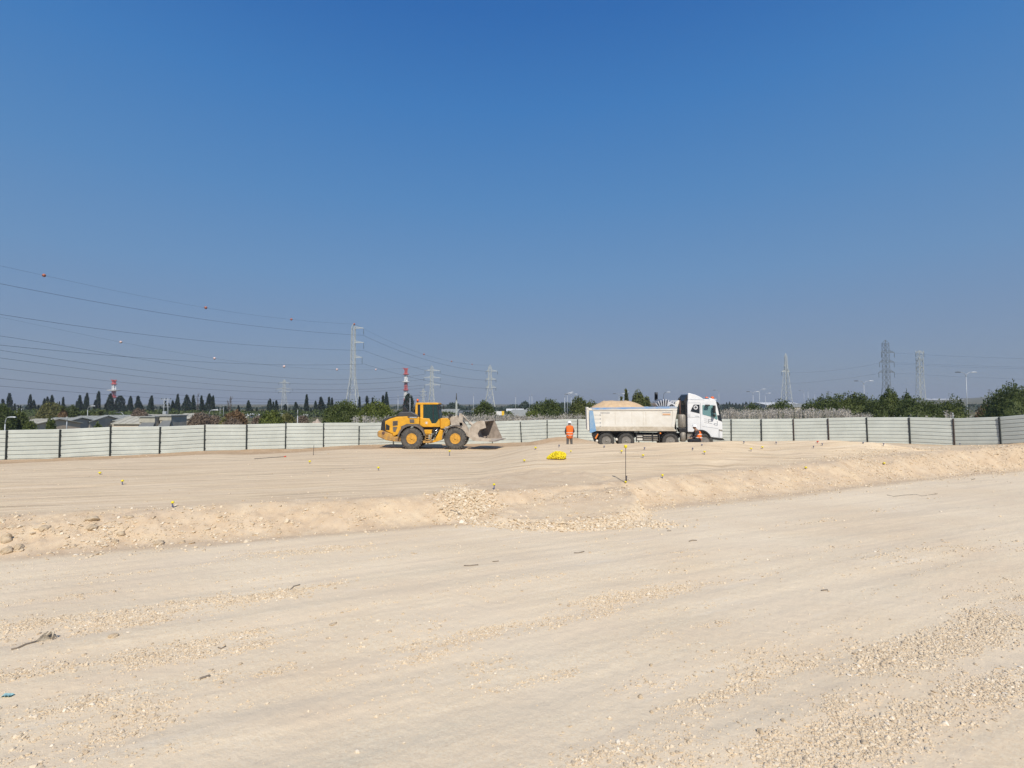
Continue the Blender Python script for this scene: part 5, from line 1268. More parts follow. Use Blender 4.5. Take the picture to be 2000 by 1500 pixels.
# load of sand (its own thing)
n = 70; u = np.linspace(0, 1, n); X, Yv = np.meshgrid(u * 3.95 + .22, u * 2.26 + .12, indexing='ij')
prof = np.interp(X, [.22, .45, 1.2, 1.75, 2.15, 2.7, 3.15, 3.55, 3.9, 4.2], [2.55, 2.78, 3.15, 3.17, 3.13, 3.17, 3.08, 2.93, 2.74, 2.5])
cross = 1 - (np.abs(Yv - 1.25) / 1.13) ** 2.2
Z = 2.35 + (prof - 2.35) * (.35 + .65 * np.clip(cross, 0, 1)) + .05 * (fbm(X * 5, Yv * 5, 3) - .5) + .03 * (fbm(X * 18, Yv * 18, 8, 2) - .5)
Z[0] = Z[-1] = 1.3; Z[:, 0] = Z[:, -1] = 1.3
idx = np.arange(n * n).reshape(n, n); Fq = np.stack([idx[:-1, :-1], idx[1:, :-1], idx[1:, 1:], idx[:-1, 1:]], -1).reshape(-1, 4)
sl = npmesh('sand_load', np.stack([X, Yv, Z], -1).reshape(-1, 3), Fq, M_sand, True); sl.location = (tx, TD, tz); sl.rotation_euler.z = math.radians(-6.5); sl.scale = (TSC, TSC, TSC); tr.scale = (TSC, TSC, TSC)
tag(sl, 'heaped tan sand filling the tipper body of the truck', 'sand')
# running gear
TW = [(600 - 372) / 177, (826 - 372) / 177, (1322 - 372) / 177, (1700 - 372) / 177]
for i, x in enumerate(TW):
    wheel(tr, x, .19, .522, .33, .30, M_tyreb, M_rimg, -1, 30, .10, .012); wheel(tr, x, 2.31, .522, .33, .30, M_tyreb, M_rimg, 1, 30, .10, .012)
    MB().tube([(x, .3, .52), (x, 2.2, .52)], .09, 10).build('axle', M_black, tr)
for a, b in ((490, 700), (716, 930), (1216, 1420)):
    c = (a + b) / 2; r = 108; P = [(c + r * math.cos(math.radians(t)), 640 - r * math.sin(math.radians(t))) for t in range(20, 161, 10)]; Q = [(c + (r - 5) * math.cos(math.radians(t)), 640 - (r - 5) * math.sin(math.radians(t))) for t in range(160, 19, -10)]
    for y0 in (.02, 2.1): tp('mudguard', P + Q, y0, y0 + .38, M_black, 0)
tp('toolbox', [(948, 562), (1012, 562), (1012, 632), (948, 632)], .06, .6, M_cream, .02)
tp('fuel_tank', [(1020, 566), (1185, 566), (1190, 640), (1020, 640)], .12, .7, M_muff, .06)
gd = MB()
for yy in (560, 588, 628): gd.prism(TZ([(940, yy), (1200, yy), (1200, yy + 7), (940, yy + 7)]), .0, .03)
for x in (936, 1120, 1196): gd.prism(TZ([(x, 545), (x + 10, 545), (x + 10, 645), (x, 645)]), .0, .04)
gd.build('side_guard', M_black, tr)
MB().sphere(((1210 - 372) / 177, .02, (731 - 547) / 177), .06, 10, 8).build('marker_lamp', M_orange, tr)
tp('rear_bracket', [(468, 605), (498, 556), (510, 560), (482, 618)], .0, .1, M_orange, .005)
tp('hose_bracket', [(440, 548), (515, 548), (500, 600), (470, 660), (462, 640)], .15, 2.3, M_black, .01)
MB().sphere(((716 - 372) / 177, .1, (731 - 622) / 177), .10, 12, 8).build('brake_chamber', M_cream, tr)
MB().sphere(((492 - 372) / 177, .1, (731 - 640) / 177), .09, 12, 8).build('tail_lamp', M_cream, tr)
# exhaust and muffler
EXX = (1445 - 372) / 177
ex = MB(); ex.tube([(EXX, .35, 2.2), (EXX - .02, .35, 2.9), (EXX - .03, .35, 3.2)], .062, 12); exo = ex.build('exhaust_stack', M_rust, tr)
MB().tube([(EXX - .03, .35, 3.2), (EXX - .035, .35, 3.35)], .07, 12).build('exhaust_tip', M_black, exo)
mf = MB(); cxm = (1460 - 372) / 177
pr = []
for k in range(49):
    a = 2 * math.pi * k / 48
mf.lathe([(.15, 1.40), (.225, 1.42), (.225, 2.22), (.15, 2.27)], (cxm, .30, 0), 'Z', 28); mfo = mf.build('muffler', M_muff, tr)
rb = MB()
for k in range(14):
    a = 2 * math.pi * k / 14; rb.bar((cxm + .228 * math.cos(a), .30 + .228 * math.sin(a), 1.44), (cxm + .228 * math.cos(a), .30 + .228 * math.sin(a), 2.2), .022)
rb.build('muffler_ribs', M_muff, mfo)
tp('muffler_bracket', [(1412, 484), (1504, 484), (1504, 532), (1430, 536)], .1, .7, M_black, .02)
MB().lathe([(.12, .50), (.185, .52), (.185, 1.10), (.12, 1.14)], ((1468 - 372) / 177, .26, 0), 'Z', 24).build('air_tank', M_muff, tr)
tp('rear_cab_equipment', [(1480, 175), (1514, 120), (1518, 130), (1518, 600), (1502, 600), (1498, 220)], .2, 2.3, M_black, .02)
pp = MB()
for k in range(4): pp.tube([((1400 + k * 6 - 372) / 177, .3 + k * .3, 2.4), ((1385 + k * 8 - 372) / 177, .3 + k * .3, 1.8), ((1400 + k * 6 - 372) / 177, .3 + k * .3, 1.1)], .035, 8)
pp.build('hoist_and_hoses', M_black, tr)
# cab
def CZ(pts): return [((1320 + x / 13.045 - 1145.1) / 31, (878 - 760 - y / 13.045) / 31) for x, y in pts]
arch = [(655 + 245 * math.cos(math.radians(t)), 1300 - 262 * math.sin(math.radians(t))) for t in (22, 40, 58, 75, 92, 108, 122)]
prof = [(330, 1080), (330, 330), (345, 240), (760, 222), (960, 232), (1050, 256), (1090, 420), (1140, 640), (1182, 800), (1200, 830), (1204, 1060), (1200, 1240), (930, 1212)] + arch[:] + [(520, 1080)]
cab = MB(); q = CZ(prof)
def inset(y): return [(x, z) for x, z in q]
cab.prism(q, .02, 2.48); co = cab.build('cab', M_white, tr, bevel=.04, seg=3)
def cp(name, pts, y0, y1, m, bevel=0, parent=None): return MB().prism(CZ(pts), y0, y1).build(name, m, parent or tr, bevel=bevel)
for yy, s in ((0, -1), (2.5, 1)):
    def yr_(a, b): return (yy + a, yy + b) if s < 0 else (yy - b, yy - a)
    y0, y1 = yr_(.008, .03)
    sw = cp('side_window', [(490, 366), (636, 366), (636, 600), (405, 542), (430, 478)], y0, y1, M_glassd)
    dw = cp('door_window', [(706, 380), (985, 380), (1040, 540), (1085, 735), (1060, 760), (950, 690), (706, 622)], y0, y1, M_glassl)
    cp('windscreen_side', [(1056, 296), (1092, 306), (1150, 560), (1190, 802), (1100, 770), (1075, 640), (1128, 640)], *yr_(.006, .03), M_glassd)
    if s < 0:
        e = MB(); cx, cz = CZ([(535, 442)])[0]; e.lathe([(.135, -.003), (.135, .003), (.075, .003), (.075, -.003)], (cx, .003, cz), 'Y', 28, closed=True)
        e.bar((cx - .07, .003, cz - .045), (cx + .07, .003, cz + .045), .03, 0, .006); e.build('round_emblem', M_white, sw)
        dr = MB()
        for P in ([(655, 330), (662, 330), (662, 1010), (655, 1010)], [(330, 318), (655, 318), (655, 323), (330, 323)], [(330, 690), (640, 690), (640, 696), (330, 696)], [(690, 925), (1100, 985), (1100, 990), (690, 931)], [(1108, 1000), (1124, 1000), (1118, 1245), (1104, 1245)], [(345, 236), (760, 236), (760, 241), (345, 241)]):
            dr.prism(CZ(P), .012, .0185)
        dr.build('panel_gaps', M_grey, tr)
        lt = MB()
        for P in ([(745, 730), (830, 742), (830, 748), (745, 736)], [(745, 780), (830, 792), (830, 798), (745, 786)], [(745, 826), (840, 842), (840, 848), (745, 832)],   # E
                  [(848, 745), (862, 745), (862, 850), (848, 850)], [(862, 745), (950, 758), (950, 770), (862, 757)], [(862, 792), (935, 803), (935, 813), (862, 802)], [(862, 838), (950, 858), (950, 866), (862, 846)],  # F / E
                  [(975, 868), (990, 868), (990, 882), (975, 882)], [(1066, 795), (1080, 797), (1080, 908), (1066, 906)], [(1000, 848), (1066, 858), (1066, 868), (1000, 858)], [(1000, 848), (1012, 850), (1012, 898), (1000, 896)], [(1000, 888), (1066, 898), (1066, 908), (1000, 898)]):
            lt.prism(CZ(P), .010, .0165)
        for k in range(3): lt.prism(CZ([(345, 625 + k * 22), (400, 630 + k * 22), (400, 633 + k * 22), (345, 628 + k * 22)]), .010, .0165)
        lt.prism(CZ([(520, 660), (600, 665), (620, 690), (612, 690), (592, 671), (520, 666)]), .010, .0165)
        lt.build('door_lettering', M_grey, tr)
    mb = MB(); X1, Z1 = CZ([(975, 490)])[0]
    yo = -.22 if s < 0 else 2.72
    mb.box((X1, yo, Z1), (.15, .2, .50)); mb.box((X1, yo, Z1 - .38), (.14, .18, .18)); mo = mb.build('mirror', M_black, tr, bevel=.03)
    mb = MB(); mb.bar((X1 + .05, yo, Z1 + .22), (X1 + .1, yy, Z1 + .26), .03); mb.bar((X1 + .05, yo, Z1 - .42), (X1 + .12, yy, Z1 - .4), .03); mb.build('mirror_arm', M_black, mo)
X1, Z1 = CZ([(815, 385)])[0]; MB().box((X1, -.16, Z1), (.26, .24, .11)).build('kerb_mirror', M_black, tr, bevel=.04)
xa, za = CZ([(1096, 300)])[0]; xb, zb_ = CZ([(1192, 800)])[0]
ws = MB(); ws.add([(xa - .03, .10, za), (xa - .03, 2.40, za), (xb - .01, 2.44, zb_), (xb - .01, .06, zb_), (xa + .03, .10, za), (xa + .03, 2.40, za), (xb + .02, 2.44, zb_), (xb + .02, .06, zb_)], [(0, 1, 2, 3), (4, 7, 6, 5), (0, 4, 5, 1), (3, 2, 6, 7), (0, 3, 7, 4), (1, 5, 6, 2)]); ws.build('windscreen', M_glassd, tr)
cp('sun_visor', [(1055, 280), (1120, 320), (1148, 375), (1130, 385), (1100, 330)], .05, 2.45, M_black, .01)
cp('roof_deflector', [(358, 66), (420, 72), (560, 112), (680, 170), (752, 224), (350, 238)], .12, 2.38, M_white, .03)
cp('deflector_back_grille', [(330, 130), (350, 105), (352, 238), (310, 235)], .3, 2.2, M_black)
bb = cp('beacon_bar', [(888, 190), (960, 196), (1000, 215), (1105, 222), (1100, 238), (1000, 240), (930, 222)], .35, 2.15, M_white, .01)
for yy in (.55, 1.95): MB().lathe([(.11, 0), (.12, .06), (.09, .13), (.02, .16)], ((CZ([(1015, 205)])[0][0]), yy, CZ([(1015, 215)])[0][1]), 'Z', 14).build('orange_beacon', M_beacon, bb)
a2 = [(655 + 268 * math.cos(math.radians(t)), 1300 - 285 * math.sin(math.radians(t))) for t in range(20, 131, 10)] + [(655 + 232 * math.cos(math.radians(t)), 1300 - 250 * math.sin(math.radians(t))) for t in range(130, 19, -10)]
cp('wheel_arch_trim', a2, -.03, .10, M_black, .008); cp('wheel_arch_trim', a2, 2.40, 2.53, M_black, .008)
cp('lower_bumper', [(930, 1215), (1150, 1235), (1215, 1240), (1262, 1285), (1140, 1290), (935, 1270)], .05, 2.45, M_black, .02)
cp('headlamp', [(1122, 1005), (1196, 1015), (1200, 1058), (1126, 1045)], .005, .25, M_muff, .01); cp('headlamp', [(1122, 1005), (1196, 1015), (1200, 1058), (1126, 1045)], 2.25, 2.495, M_muff, .01)
cp('cab_step', [(330, 1085), (520, 1085), (520, 1110), (330, 1100)], .03, .5, M_black); cp('step_well', [(325, 1100), (450, 1100), (445, 1300), (325, 1300)], .12, .6, M_muff, .01)
cp('grille', [(1200, 840), (1212, 845), (1214, 1060), (1203, 1060)], .4, 2.1, M_black, .005)
# ------------------------------------------------------------------ people
M_skin = mat('weathered skin', (.30, .17, .11), .6); M_vest = mat('orange hi-vis cloth', (.90, .17, .015), .7, noise=.12, nscale=9)
M_tape = mat('silver reflective tape', (.70, .66, .62), .4); M_trs = mat('grey work trousers', (.12, .115, .11), .9, noise=.2, nscale=8)
M_shirt = mat('dark work shirt', (.055, .045, .05), .9, noise=.2, nscale=8); M_boot = mat('black boots', (.02, .018, .016), .7); M_helmet = mat('white hard hat', (.80, .80, .78), .3)
M_hair = mat('dark hair', (.02, .015, .012), .8); M_trb = mat('black work trousers', (.02, .02, .024), .9)
def skin(name, pts, edges, m, parent, sub=2, root=0):
    me = bpy.data.meshes.new(name); me.from_pydata([p[:3] for p in pts], edges, []); me.materials.append(m)
    o = bpy.data.objects.new(name, me); COL.objects.link(o); o.parent = parent
    sk = o.modifiers.new('skin', 'SKIN'); sk.use_smooth_shade = True
    if not me.skin_vertices: bpy.context.view_layer.update()
    if not me.skin_vertices:
        import bmesh
        b = bmesh.new(); b.from_mesh(me); b.verts.layers.skin.verify(); b.to_mesh(me); b.free()
    for i, p in enumerate(pts):
        r = p[3]; r2 = p[4] if len(p) > 4 else r
        me.skin_vertices[0].data[i].radius = (r, r2); me.skin_vertices[0].data[i].use_root = (i == root)
    s = o.modifiers.new('sub', 'SUBSURF'); s.levels = s.render_levels = sub
    return o
def hand(pts, ed, wi, dirv, side, up=Vector((0, 0, 1))):
    """palm and five fingers added to a body skeleton, from wrist index wi"""
    w = Vector(pts[wi][:3]); d = Vector(dirv).normalized(); s = Vector(side).normalized(); n = d.cross(s)
    b = len(pts); pts.append((*(w + d * .05), .034, .018)); ed.append((wi, b))
    for k, (o, L) in enumerate(((-.028, .068), (-.010, .078), (.010, .074), (.028, .058))):
        p0 = w + d * .085 + s * o; c = len(pts)
        pts.append((*p0, .009, .009)); ed.append((b, c)); pts.append((*(p0 + d * L * .55 + n * .012), .0085, .0085)); ed.append((c, c + 1)); pts.append((*(p0 + d * L * .85 + n * .034), .0075, .0075)); ed.append((c + 1, c + 2))
    c = len(pts); p0 = w + d * .035 - s * .038; pts.append((*p0, .011, .011)); ed.append((b, c)); pts.append((*(p0 + d * .04 - s * .02 + n * .01), .010, .010)); ed.append((c, c + 1))

# standing worker, seen from behind; local x = his left-right, y = away from the camera, he looks away
wx, wy = .1121 * 32.6, 32.6; wz = gz(wx, wy)
p1_ = thing('person', 'worker in orange vest and white helmet standing with his back turned behind the truck', 'person', (wx, wy, wz), math.radians(8))
P = [(0, 0, .95, .15, .11), (0, 0, 1.12, .145, .10), (0, -.01, 1.30, .165, .11), (0, -.01, 1.44, .13, .09), (0, 0, 1.53, .055, .055), (0, .01, 1.62, .075, .09), (0, .01, 1.72, .07, .08),
     (-.19, 0, 1.42, .06, .06), (-.28, -.02, 1.16, .045, .045), (-.20, .16, .98, .034, .034), (.19, 0, 1.42, .06, .06), (.29, -.02, 1.15, .045, .045), (.20, .18, 1.02, .034, .034),
     (-.10, 0, .88, .095, .095), (-.125, .02, .50, .062, .062), (-.13, -.01, .10, .042, .042), (-.135, .12, .04, .045, .03), (.10, 0, .88, .095, .095), (.12, .02, .50, .062, .062), (.14, -.01, .10, .042, .042), (.15, .12, .04, .045, .03),
     (0, .105, 1.64, .018, .018), (-.085, 0, 1.64, .016, .022), (.085, 0, 1.64, .016, .022)]
E = [(0, 1), (1, 2), (2, 3), (3, 4), (4, 5), (5, 6), (3, 7), (7, 8), (8, 9), (3, 10), (10, 11), (11, 12), (0, 13), (13, 14), (14, 15), (15, 16), (0, 17), (17, 18), (18, 19), (19, 20), (5, 21), (5, 22), (5, 23)]
hand(P, E, 9, (.5, .75, -.35), (0, .3, .9)); hand(P, E, 12, (-.5, .75, -.2), (0, .3, .9))
skin('body', P, E, M_skin, p1_)
def scaled(idx, k, add=.0): return [(P[i][0], P[i][1], P[i][2], P[i][3] * k + add, (P[i][4] if len(P[i]) > 4 else P[i][3]) * k + add) for i in idx]
skin('shirt', scaled([1, 2, 3, 7, 8, 9, 10, 11, 12], 1.04, .008), [(0, 1), (1, 2), (2, 3), (3, 4), (4, 5), (2, 6), (6, 7), (7, 8)], M_shirt, p1_)
skin('vest', [(0, 0, .66, .245, .19), (0, 0, .95, .245, .19), (0, -.005, 1.2, .255, .185), (0, -.01, 1.42, .29, .175), (0, -.01, 1.55, .23, .14)], [(0, 1), (1, 2), (2, 3), (3, 4)], M_vest, p1_)
def band(parent, z0, z1, rx, ry, name='reflective_band', cx=0, cy=0):
    mb = MB(); n = 28
    v = [(cx + rx * math.cos(2 * math.pi * k / n), cy + ry * math.sin(2 * math.pi * k / n), z) for z in (z0, z1) for k in range(n)]
    mb.add(v, [(k, (k + 1) % n, n + (k + 1) % n, n + k) for k in range(n)]); return mb.build(name, M_tape, parent)
band(p1_, .92, .95, .236, .187); band(p1_, 1.08, 1.11, .24, .187)
skin('trousers', [(0, 0, .94, .165, .125), (-.10, 0, .86, .105, .105), (-.125, .02, .50, .082, .082), (-.13, -.01, .14, .072, .072), (.10, 0, .86, .105, .105), (.12, .02, .50, .082, .082), (.14, -.01, .14, .072, .072)], [(0, 1), (1, 2), (2, 3), (0, 4), (4, 5), (5, 6)], M_trs, p1_)
skin('hair', [(0, 0, 1.60, .072, .08), (0, -.005, 1.70, .082, .092)], [(0, 1)], M_hair, p1_)
for s in (-1, 1): skin('boot', [(s * .135, -.03, .16, .055, .055), (s * .135, -.03, .07, .058, .055), (s * .145, .16, .05, .052, .042)], [(0, 1), (1, 2)], M_boot, p1_)
def helmet(parent, c, rz=0):
    mb = MB(); mb.lathe([(.150, -.01), (.152, .0), (.128, .012), (.124, .05), (.105, .10), (.06, .135), (.0001, .145)], c, 'Z', 24); mb.box((c[0], c[1], c[2] + .135), (.03, .16, .03)); return mb.build('helmet', M_helmet, parent, bevel=.004)
helmet(p1_, (0, .01, 1.70))

# crouching worker, facing left, in front of the front wheel
cwx, cwy = .3605 * 30.8, 30.8; cwz = gz(cwx, cwy)
p2_ = thing('person', 'worker in orange vest and white helmet crouching beside the front wheel of the truck', 'person', (cwx, cwy, cwz), 0)
P = [(.02, 0, .50, .16, .14), (.05, 0, .68, .145, .12), (.03, 0, .88, .16, .13), (-.03, 0, 1.03, .12, .10), (-.09, 0, 1.12, .055, .055), (-.14, 0, 1.19, .085, .075), (-.145, 0, 1.28, .075, .07),
     (-.03, -.19, 1.00, .058, .058), (-.14, -.25, .76, .045, .045), (-.33, -.16, .62, .033, .033), (-.03, .19, 1.00, .058, .058), (-.16, .25, .76, .045, .045), (-.35, .16, .62, .033, .033),
     (-.02, -.11, .46, .10, .10), (-.44, -.16, .50, .07, .07), (-.30, -.15, .12, .045, .045), (-.44, -.16, .05, .045, .03), (-.02, .11, .46, .10, .10), (-.44, .16, .48, .07, .07), (-.28, .15, .12, .045, .045), (-.42, .16, .05, .045, .03),
     (-.245, 0, 1.20, .016, .016), (-.13, -.082, 1.20, .02, .016), (-.13, .082, 1.20, .02, .016), (-.215, 0, 1.135, .03, .03)]
E = [(0, 1), (1, 2), (2, 3), (3, 4), (4, 5), (5, 6), (3, 7), (7, 8), (8, 9), (3, 10), (10, 11), (11, 12), (0, 13), (13, 14), (14, 15), (15, 16), (0, 17), (17, 18), (18, 19), (19, 20), (5, 21), (5, 22), (5, 23), (5, 24)]
hand(P, E, 9, (-.9, .1, -.25), (0, 1, .2)); hand(P, E, 12, (-.9, -.1, -.25), (0, -1, .2))
skin('body', P, E, M_skin, p2_)
skin('shirt', scaled([1, 2, 3, 7, 8, 9, 10, 11, 12], 1.05, .008), [(0, 1), (1, 2), (2, 3), (3, 4), (4, 5), (2, 6), (6, 7), (7, 8)], M_shirt, p2_)
skin('vest', [(.06, 0, .40, .19, .17), (.08, 0, .60, .19, .17), (.07, 0, .84, .19, .175), (.02, 0, 1.03, .15, .16)], [(0, 1), (1, 2), (2, 3)], M_vest, p2_)
band(p2_, .60, .655, .196, .172, cx=.08); band(p2_, .80, .84, .196, .172, cx=.07)
skin('trousers', [(.02, 0, .48, .175, .16), (-.02, -.11, .46, .115, .115), (-.44, -.16, .50, .09, .09), (-.30, -.15, .14, .07, .07), (-.02, .11, .46, .115, .115), (-.44, .16, .48, .09, .09), (-.28, .15, .14, .07, .07)], [(0, 1), (1, 2), (2, 3), (0, 4), (4, 5), (5, 6)], M_trb, p2_)
skin('hair', [(-.12, 0, 1.19, .082, .078), (-.13, 0, 1.27, .088, .082)], [(0, 1)], M_hair, p2_)
for s in (-1, 1): skin('boot', [(-.28, s * .155, .14, .055, .055), (-.29, s * .155, .06, .055, .055), (-.46, s * .16, .05, .05, .042)], [(0, 1), (1, 2)], M_boot, p2_)
helmet(p2_, (-.14, 0, 1.25)); p2_.scale = (1.1, 1.1, 1.06)
for s in (-1, 1): MB().sphere((-.215, s * .035, 1.215), .012, 8, 6).build('eye', M_black, p2_)
# ------------------------------------------------------------------ survey pegs, sack, debris
M_cap = mat('yellow plastic cap', (.80, .66, .02), .5); M_rebar = mat('rebar steel', (.10, .085, .09), .7, .4, noise=.4, nscale=20); M_peg = mat('blue grey peg', (.10, .11, .19), .7)
M_redc = mat('red plastic cap', (.65, .08, .04), .5)
def peg(base, h, label, capr=.05, cap=M_cap, leg=M_peg, stub=False):
    o = thing('survey_peg', label, 'peg', tuple(base), random.uniform(0, 3), 'capped survey pegs on the pad')
    MB().tube([(0, 0, -.1), (random.uniform(-.01, .01), 0, h)], .014 if not stub else .02, 7).build('rod', leg, o)
    mb = MB(); mb.lathe([(capr * .35, h - .05), (capr * .5, h - .01), (capr, h), (capr, h + .022), (capr * .7, h + .045), (.0001, h + .052)], (0, 0, 0), 'Z', 14); mb.build('cap', cap, o)
    if stub: MB().tube([(.03, .02, -.02), (.0, 0, .10)], .012, 6).build('brace', leg, o)
    return o
PG = [  # pixel of the base, cap height in pixels, label, red?
 (337, 992, 12, 'nearest yellow capped peg on the edge of the bank, left half of the site'), (239, 947, 9, 'yellow capped peg behind and left of the nearest one'), (195, 927, 5, 'yellow capped peg furthest left on the pad'),
 (605, 906, 6, 'yellow capped peg in front of the panels left of the loader'), (739, 919, 7, 'yellow capped peg below the rear bumper of the loader'), (965, 956, 11, 'yellow capped peg at the rim above the rubble heap'),
 (1024, 903, 5, 'yellow capped peg left of the yellow sack'), (878, 890, 10, 'yellow capped peg right in front of the loader front wheel'), (1046, 878, 5, 'short bare peg behind the yellow sack, toward the hoarding'),
 (1092, 874, 5, 'tiny peg below the standing worker'), (1115, 884, 4, 'tiny greenish peg right behind the yellow sack'), (1180, 875, 4, 'tiny peg below the rear wheels of the truck'),
 (1214, 886, 6, 'yellow capped peg just left of the top of the tall rod'), (1256, 895, 7, 'yellow capped peg right of the middle of the tall rod'), (1259, 879, 5, 'small peg below the side guard of the truck'),
 (1294, 935, 8, 'yellow capped peg on the rim right of the foot of the tall rod'), (1353, 880, 5, 'small dull peg below the crouching worker'), (1371, 871, 3, 'tiny peg right under the truck front wheel'),
 (1376, 888, 7, 'yellow capped peg below the front bumper of the truck'), (1453, 867, 5, 'small peg at the crest right of the truck'), (1467, 882, 7, 'yellow capped peg left one of two close together right of the truck'),
 (1489, 877, 5, 'yellow capped peg right one of two close together right of the truck'), (1516, 868, 5, 'thin peg on the crest between the second and third post right of the truck'), (1589, 876, 5, 'tiny peg below and left of the red capped one'),
 (1606, 871, 5, 'dark peg just right of the red capped one'), (1686, 867, 3, 'tiny peg on the crest near the rusty post'), (1726, 872, 6, 'thin peg on the crest at the dip in the pad'),
 (1727, 909, 5, 'yellow capped peg half buried in the bank on the right'), (1574, 917, 5, 'yellow capped peg half buried in the bank at centre right'), (1875, 870, 4, 'small peg close to the hoarding right of the curved lamp post')]
for a, b, hpx, lab in PG:
    g = ground(a, b); s = g.y / FPX; h = max(hpx * s - .04, .05)
    yel = 'yellow' in lab or 'green' in lab
    peg(g, h, lab, max(.045, 2.6 * s if yel and hpx > 4 else 1.2 * s), M_cap if yel else M_peg, stub=hpx > 8)
g = ground(1597, 866); peg(g, .10, 'red capped peg on the crest right of the truck', .07, M_redc)
# tall rod
g = ground(1222, 942); t = at(1222, 871, g.y)
o = thing('tall_rod', 'tall steel rod with a yellow cap standing at the rim of the bank', 'rod', tuple(g), 0)
H = t.z - g.z; MB().tube([(0, 0, -.2), (.01, 0, H)], .012, 8).build('rod', M_rebar, o)
MB().lathe([(.02, H - .09), (.05, H - .07), (.065, H), (.065, H + .03), (.0001, H + .05)], (0.01, 0, 0), 'Z', 14).build('cap', M_cap, o)
MB().tube([(.01, -.02, .0), (.03, -.03, .24)], .028, 7).build('driven_sleeve', M_rebar, o); MB().lathe([(.035, -.01), (.05, .03), (.0001, .055)], (-.02, -.08, 0), 'Z', 10).build('ground_cap', M_cap, o)
# thin rod near the hoarding, long bar with red end
g = ground(612, 889); t = at(613, 869, g.y); o = thing('thin_rod', 'thin bare rod leaning slightly before the hoarding left of the loader', 'rod', tuple(g)); MB().tube([(0, 0, -.1), (t.x - g.x, 0, t.z - g.z)], .014, 6).build('rod', M_rebar, o)
a, b = ground(497, 897), ground(559, 893); o = thing('long_bar', 'long thin bar with a red tip lying on the pad left of the loader', 'bar', tuple(a))
MB().tube([(0, 0, .03), tuple((b - a) * .93 + Vector((0, 0, .04)))], .016, 6).build('bar', M_rebar, o); MB().tube([tuple((b - a) * .93 + Vector((0, 0, .04))), tuple((b - a) + Vector((0, 0, .05)))], .035, 8).build('red_tip', M_redc, o)
# sack of caps
g = ground(1087, 897); o = thing('sack_of_caps', 'net sack packed full of bright yellow plastic caps lying on the pad', 'sack', tuple(g), math.radians(-4))
s = g.y / FPX; A, Bq, Hs = 18 * s, 11 * s, 14.5 * s
M_net = mat('yellow net bag', (.50, .38, .01), .8, noise=.4, nscale=18)
mb = MB(); mb.sphere((0, 0, Hs * .42), 1, 28, 18, 0, (A * .93, Bq * .93, Hs * .55)); mb.v = [(x, y, z * (.45 + .55 * min(1, max(0, (x / A + 1.05))))) for x, y, z in mb.v]; mb.tube([(A * .8, 0, Hs * .2), (A * 1.05, 0, .03)], [.10, .02], 8); mb.build('net_bag', M_net, o)
mb = MB(); rd = random.Random(3)
for k in range(620):
    th = rd.uniform(0, 2 * math.pi); ph = math.acos(rd.uniform(-.5, 1)); v = Vector((math.cos(th) * math.sin(ph), math.sin(th) * math.sin(ph), math.cos(ph)))
    lump = 1 + .10 * math.sin(th * 3 + 1) * math.sin(ph * 2); p = Vector((v.x * A * lump, v.y * Bq * lump, (Hs * .42 + v.z * Hs * .58 * lump) * (.45 + .55 * min(1, max(0, (v.x + 1.05) / 1.0)))))
    if p.z < .01: p.z = .02
    q = Vector((rd.gauss(0, 1), rd.gauss(0, 1), rd.gauss(0, 1))).to_track_quat('Z', 'Y').to_matrix(); r = .034
    vs = []; n = 8
    for (rr, hh) in ((r * .45, -.03), (r * .5, 0), (r, .004), (r * .9, .02)):
        vs += [p + q @ Vector((rr * math.cos(2 * math.pi * i / n), rr * math.sin(2 * math.pi * i / n), hh)) for i in range(n)]
    mb.add(vs, [(j * n + i, j * n + (i + 1) % n, (j + 1) * n + (i + 1) % n, (j + 1) * n + i) for j in range(3) for i in range(n)] + [tuple(range(3 * n, 4 * n))])
tag(mb.build('caps', M_cap, o, fixn=False), kind='stuff')

# large rocks in the bank, single boulders
M_rock = mat('limestone boulder', (.58, .47, .33), .95, col2=(.44, .34, .22), nscale=3, bump=.9, bscale=9)
def rock(px, py, wpx, hpx, label, m=M_rock, name='rock'):
    g = ground(px, py); s = g.y / FPX; W = wpx * s; Hh = hpx * s
    import bmesh
    b = bmesh.new(); bmesh.ops.create_icosphere(b, subdivisions=3, radius=1)
    for v in b.verts:
        c = v.co; f = 1 + .45 * (float(vnoise(c.x * 1.3 + px, c.y * 1.3 + c.z * 1.7, 3)) - .5) + .22 * (float(vnoise(c.x * 3.3 + px, c.y * 3.3 + c.z * 2.7, 5)) - .5)
        v.co = Vector((c.x * W / 2, c.y * W * .4, c.z * Hh * .62)) * f
    me = bpy.data.meshes.new(name); b.to_mesh(me); b.free(); me.materials.append(m)
    o = bpy.data.objects.new(name, me); COL.objects.link(o); o.location = (g.x, g.y, g.z + Hh * .15); o.rotation_euler = (random.uniform(-.2, .2), random.uniform(-.2, .2), random.uniform(0, 3))
    return tag(o, label, 'rock', 'single rocks on the ground')
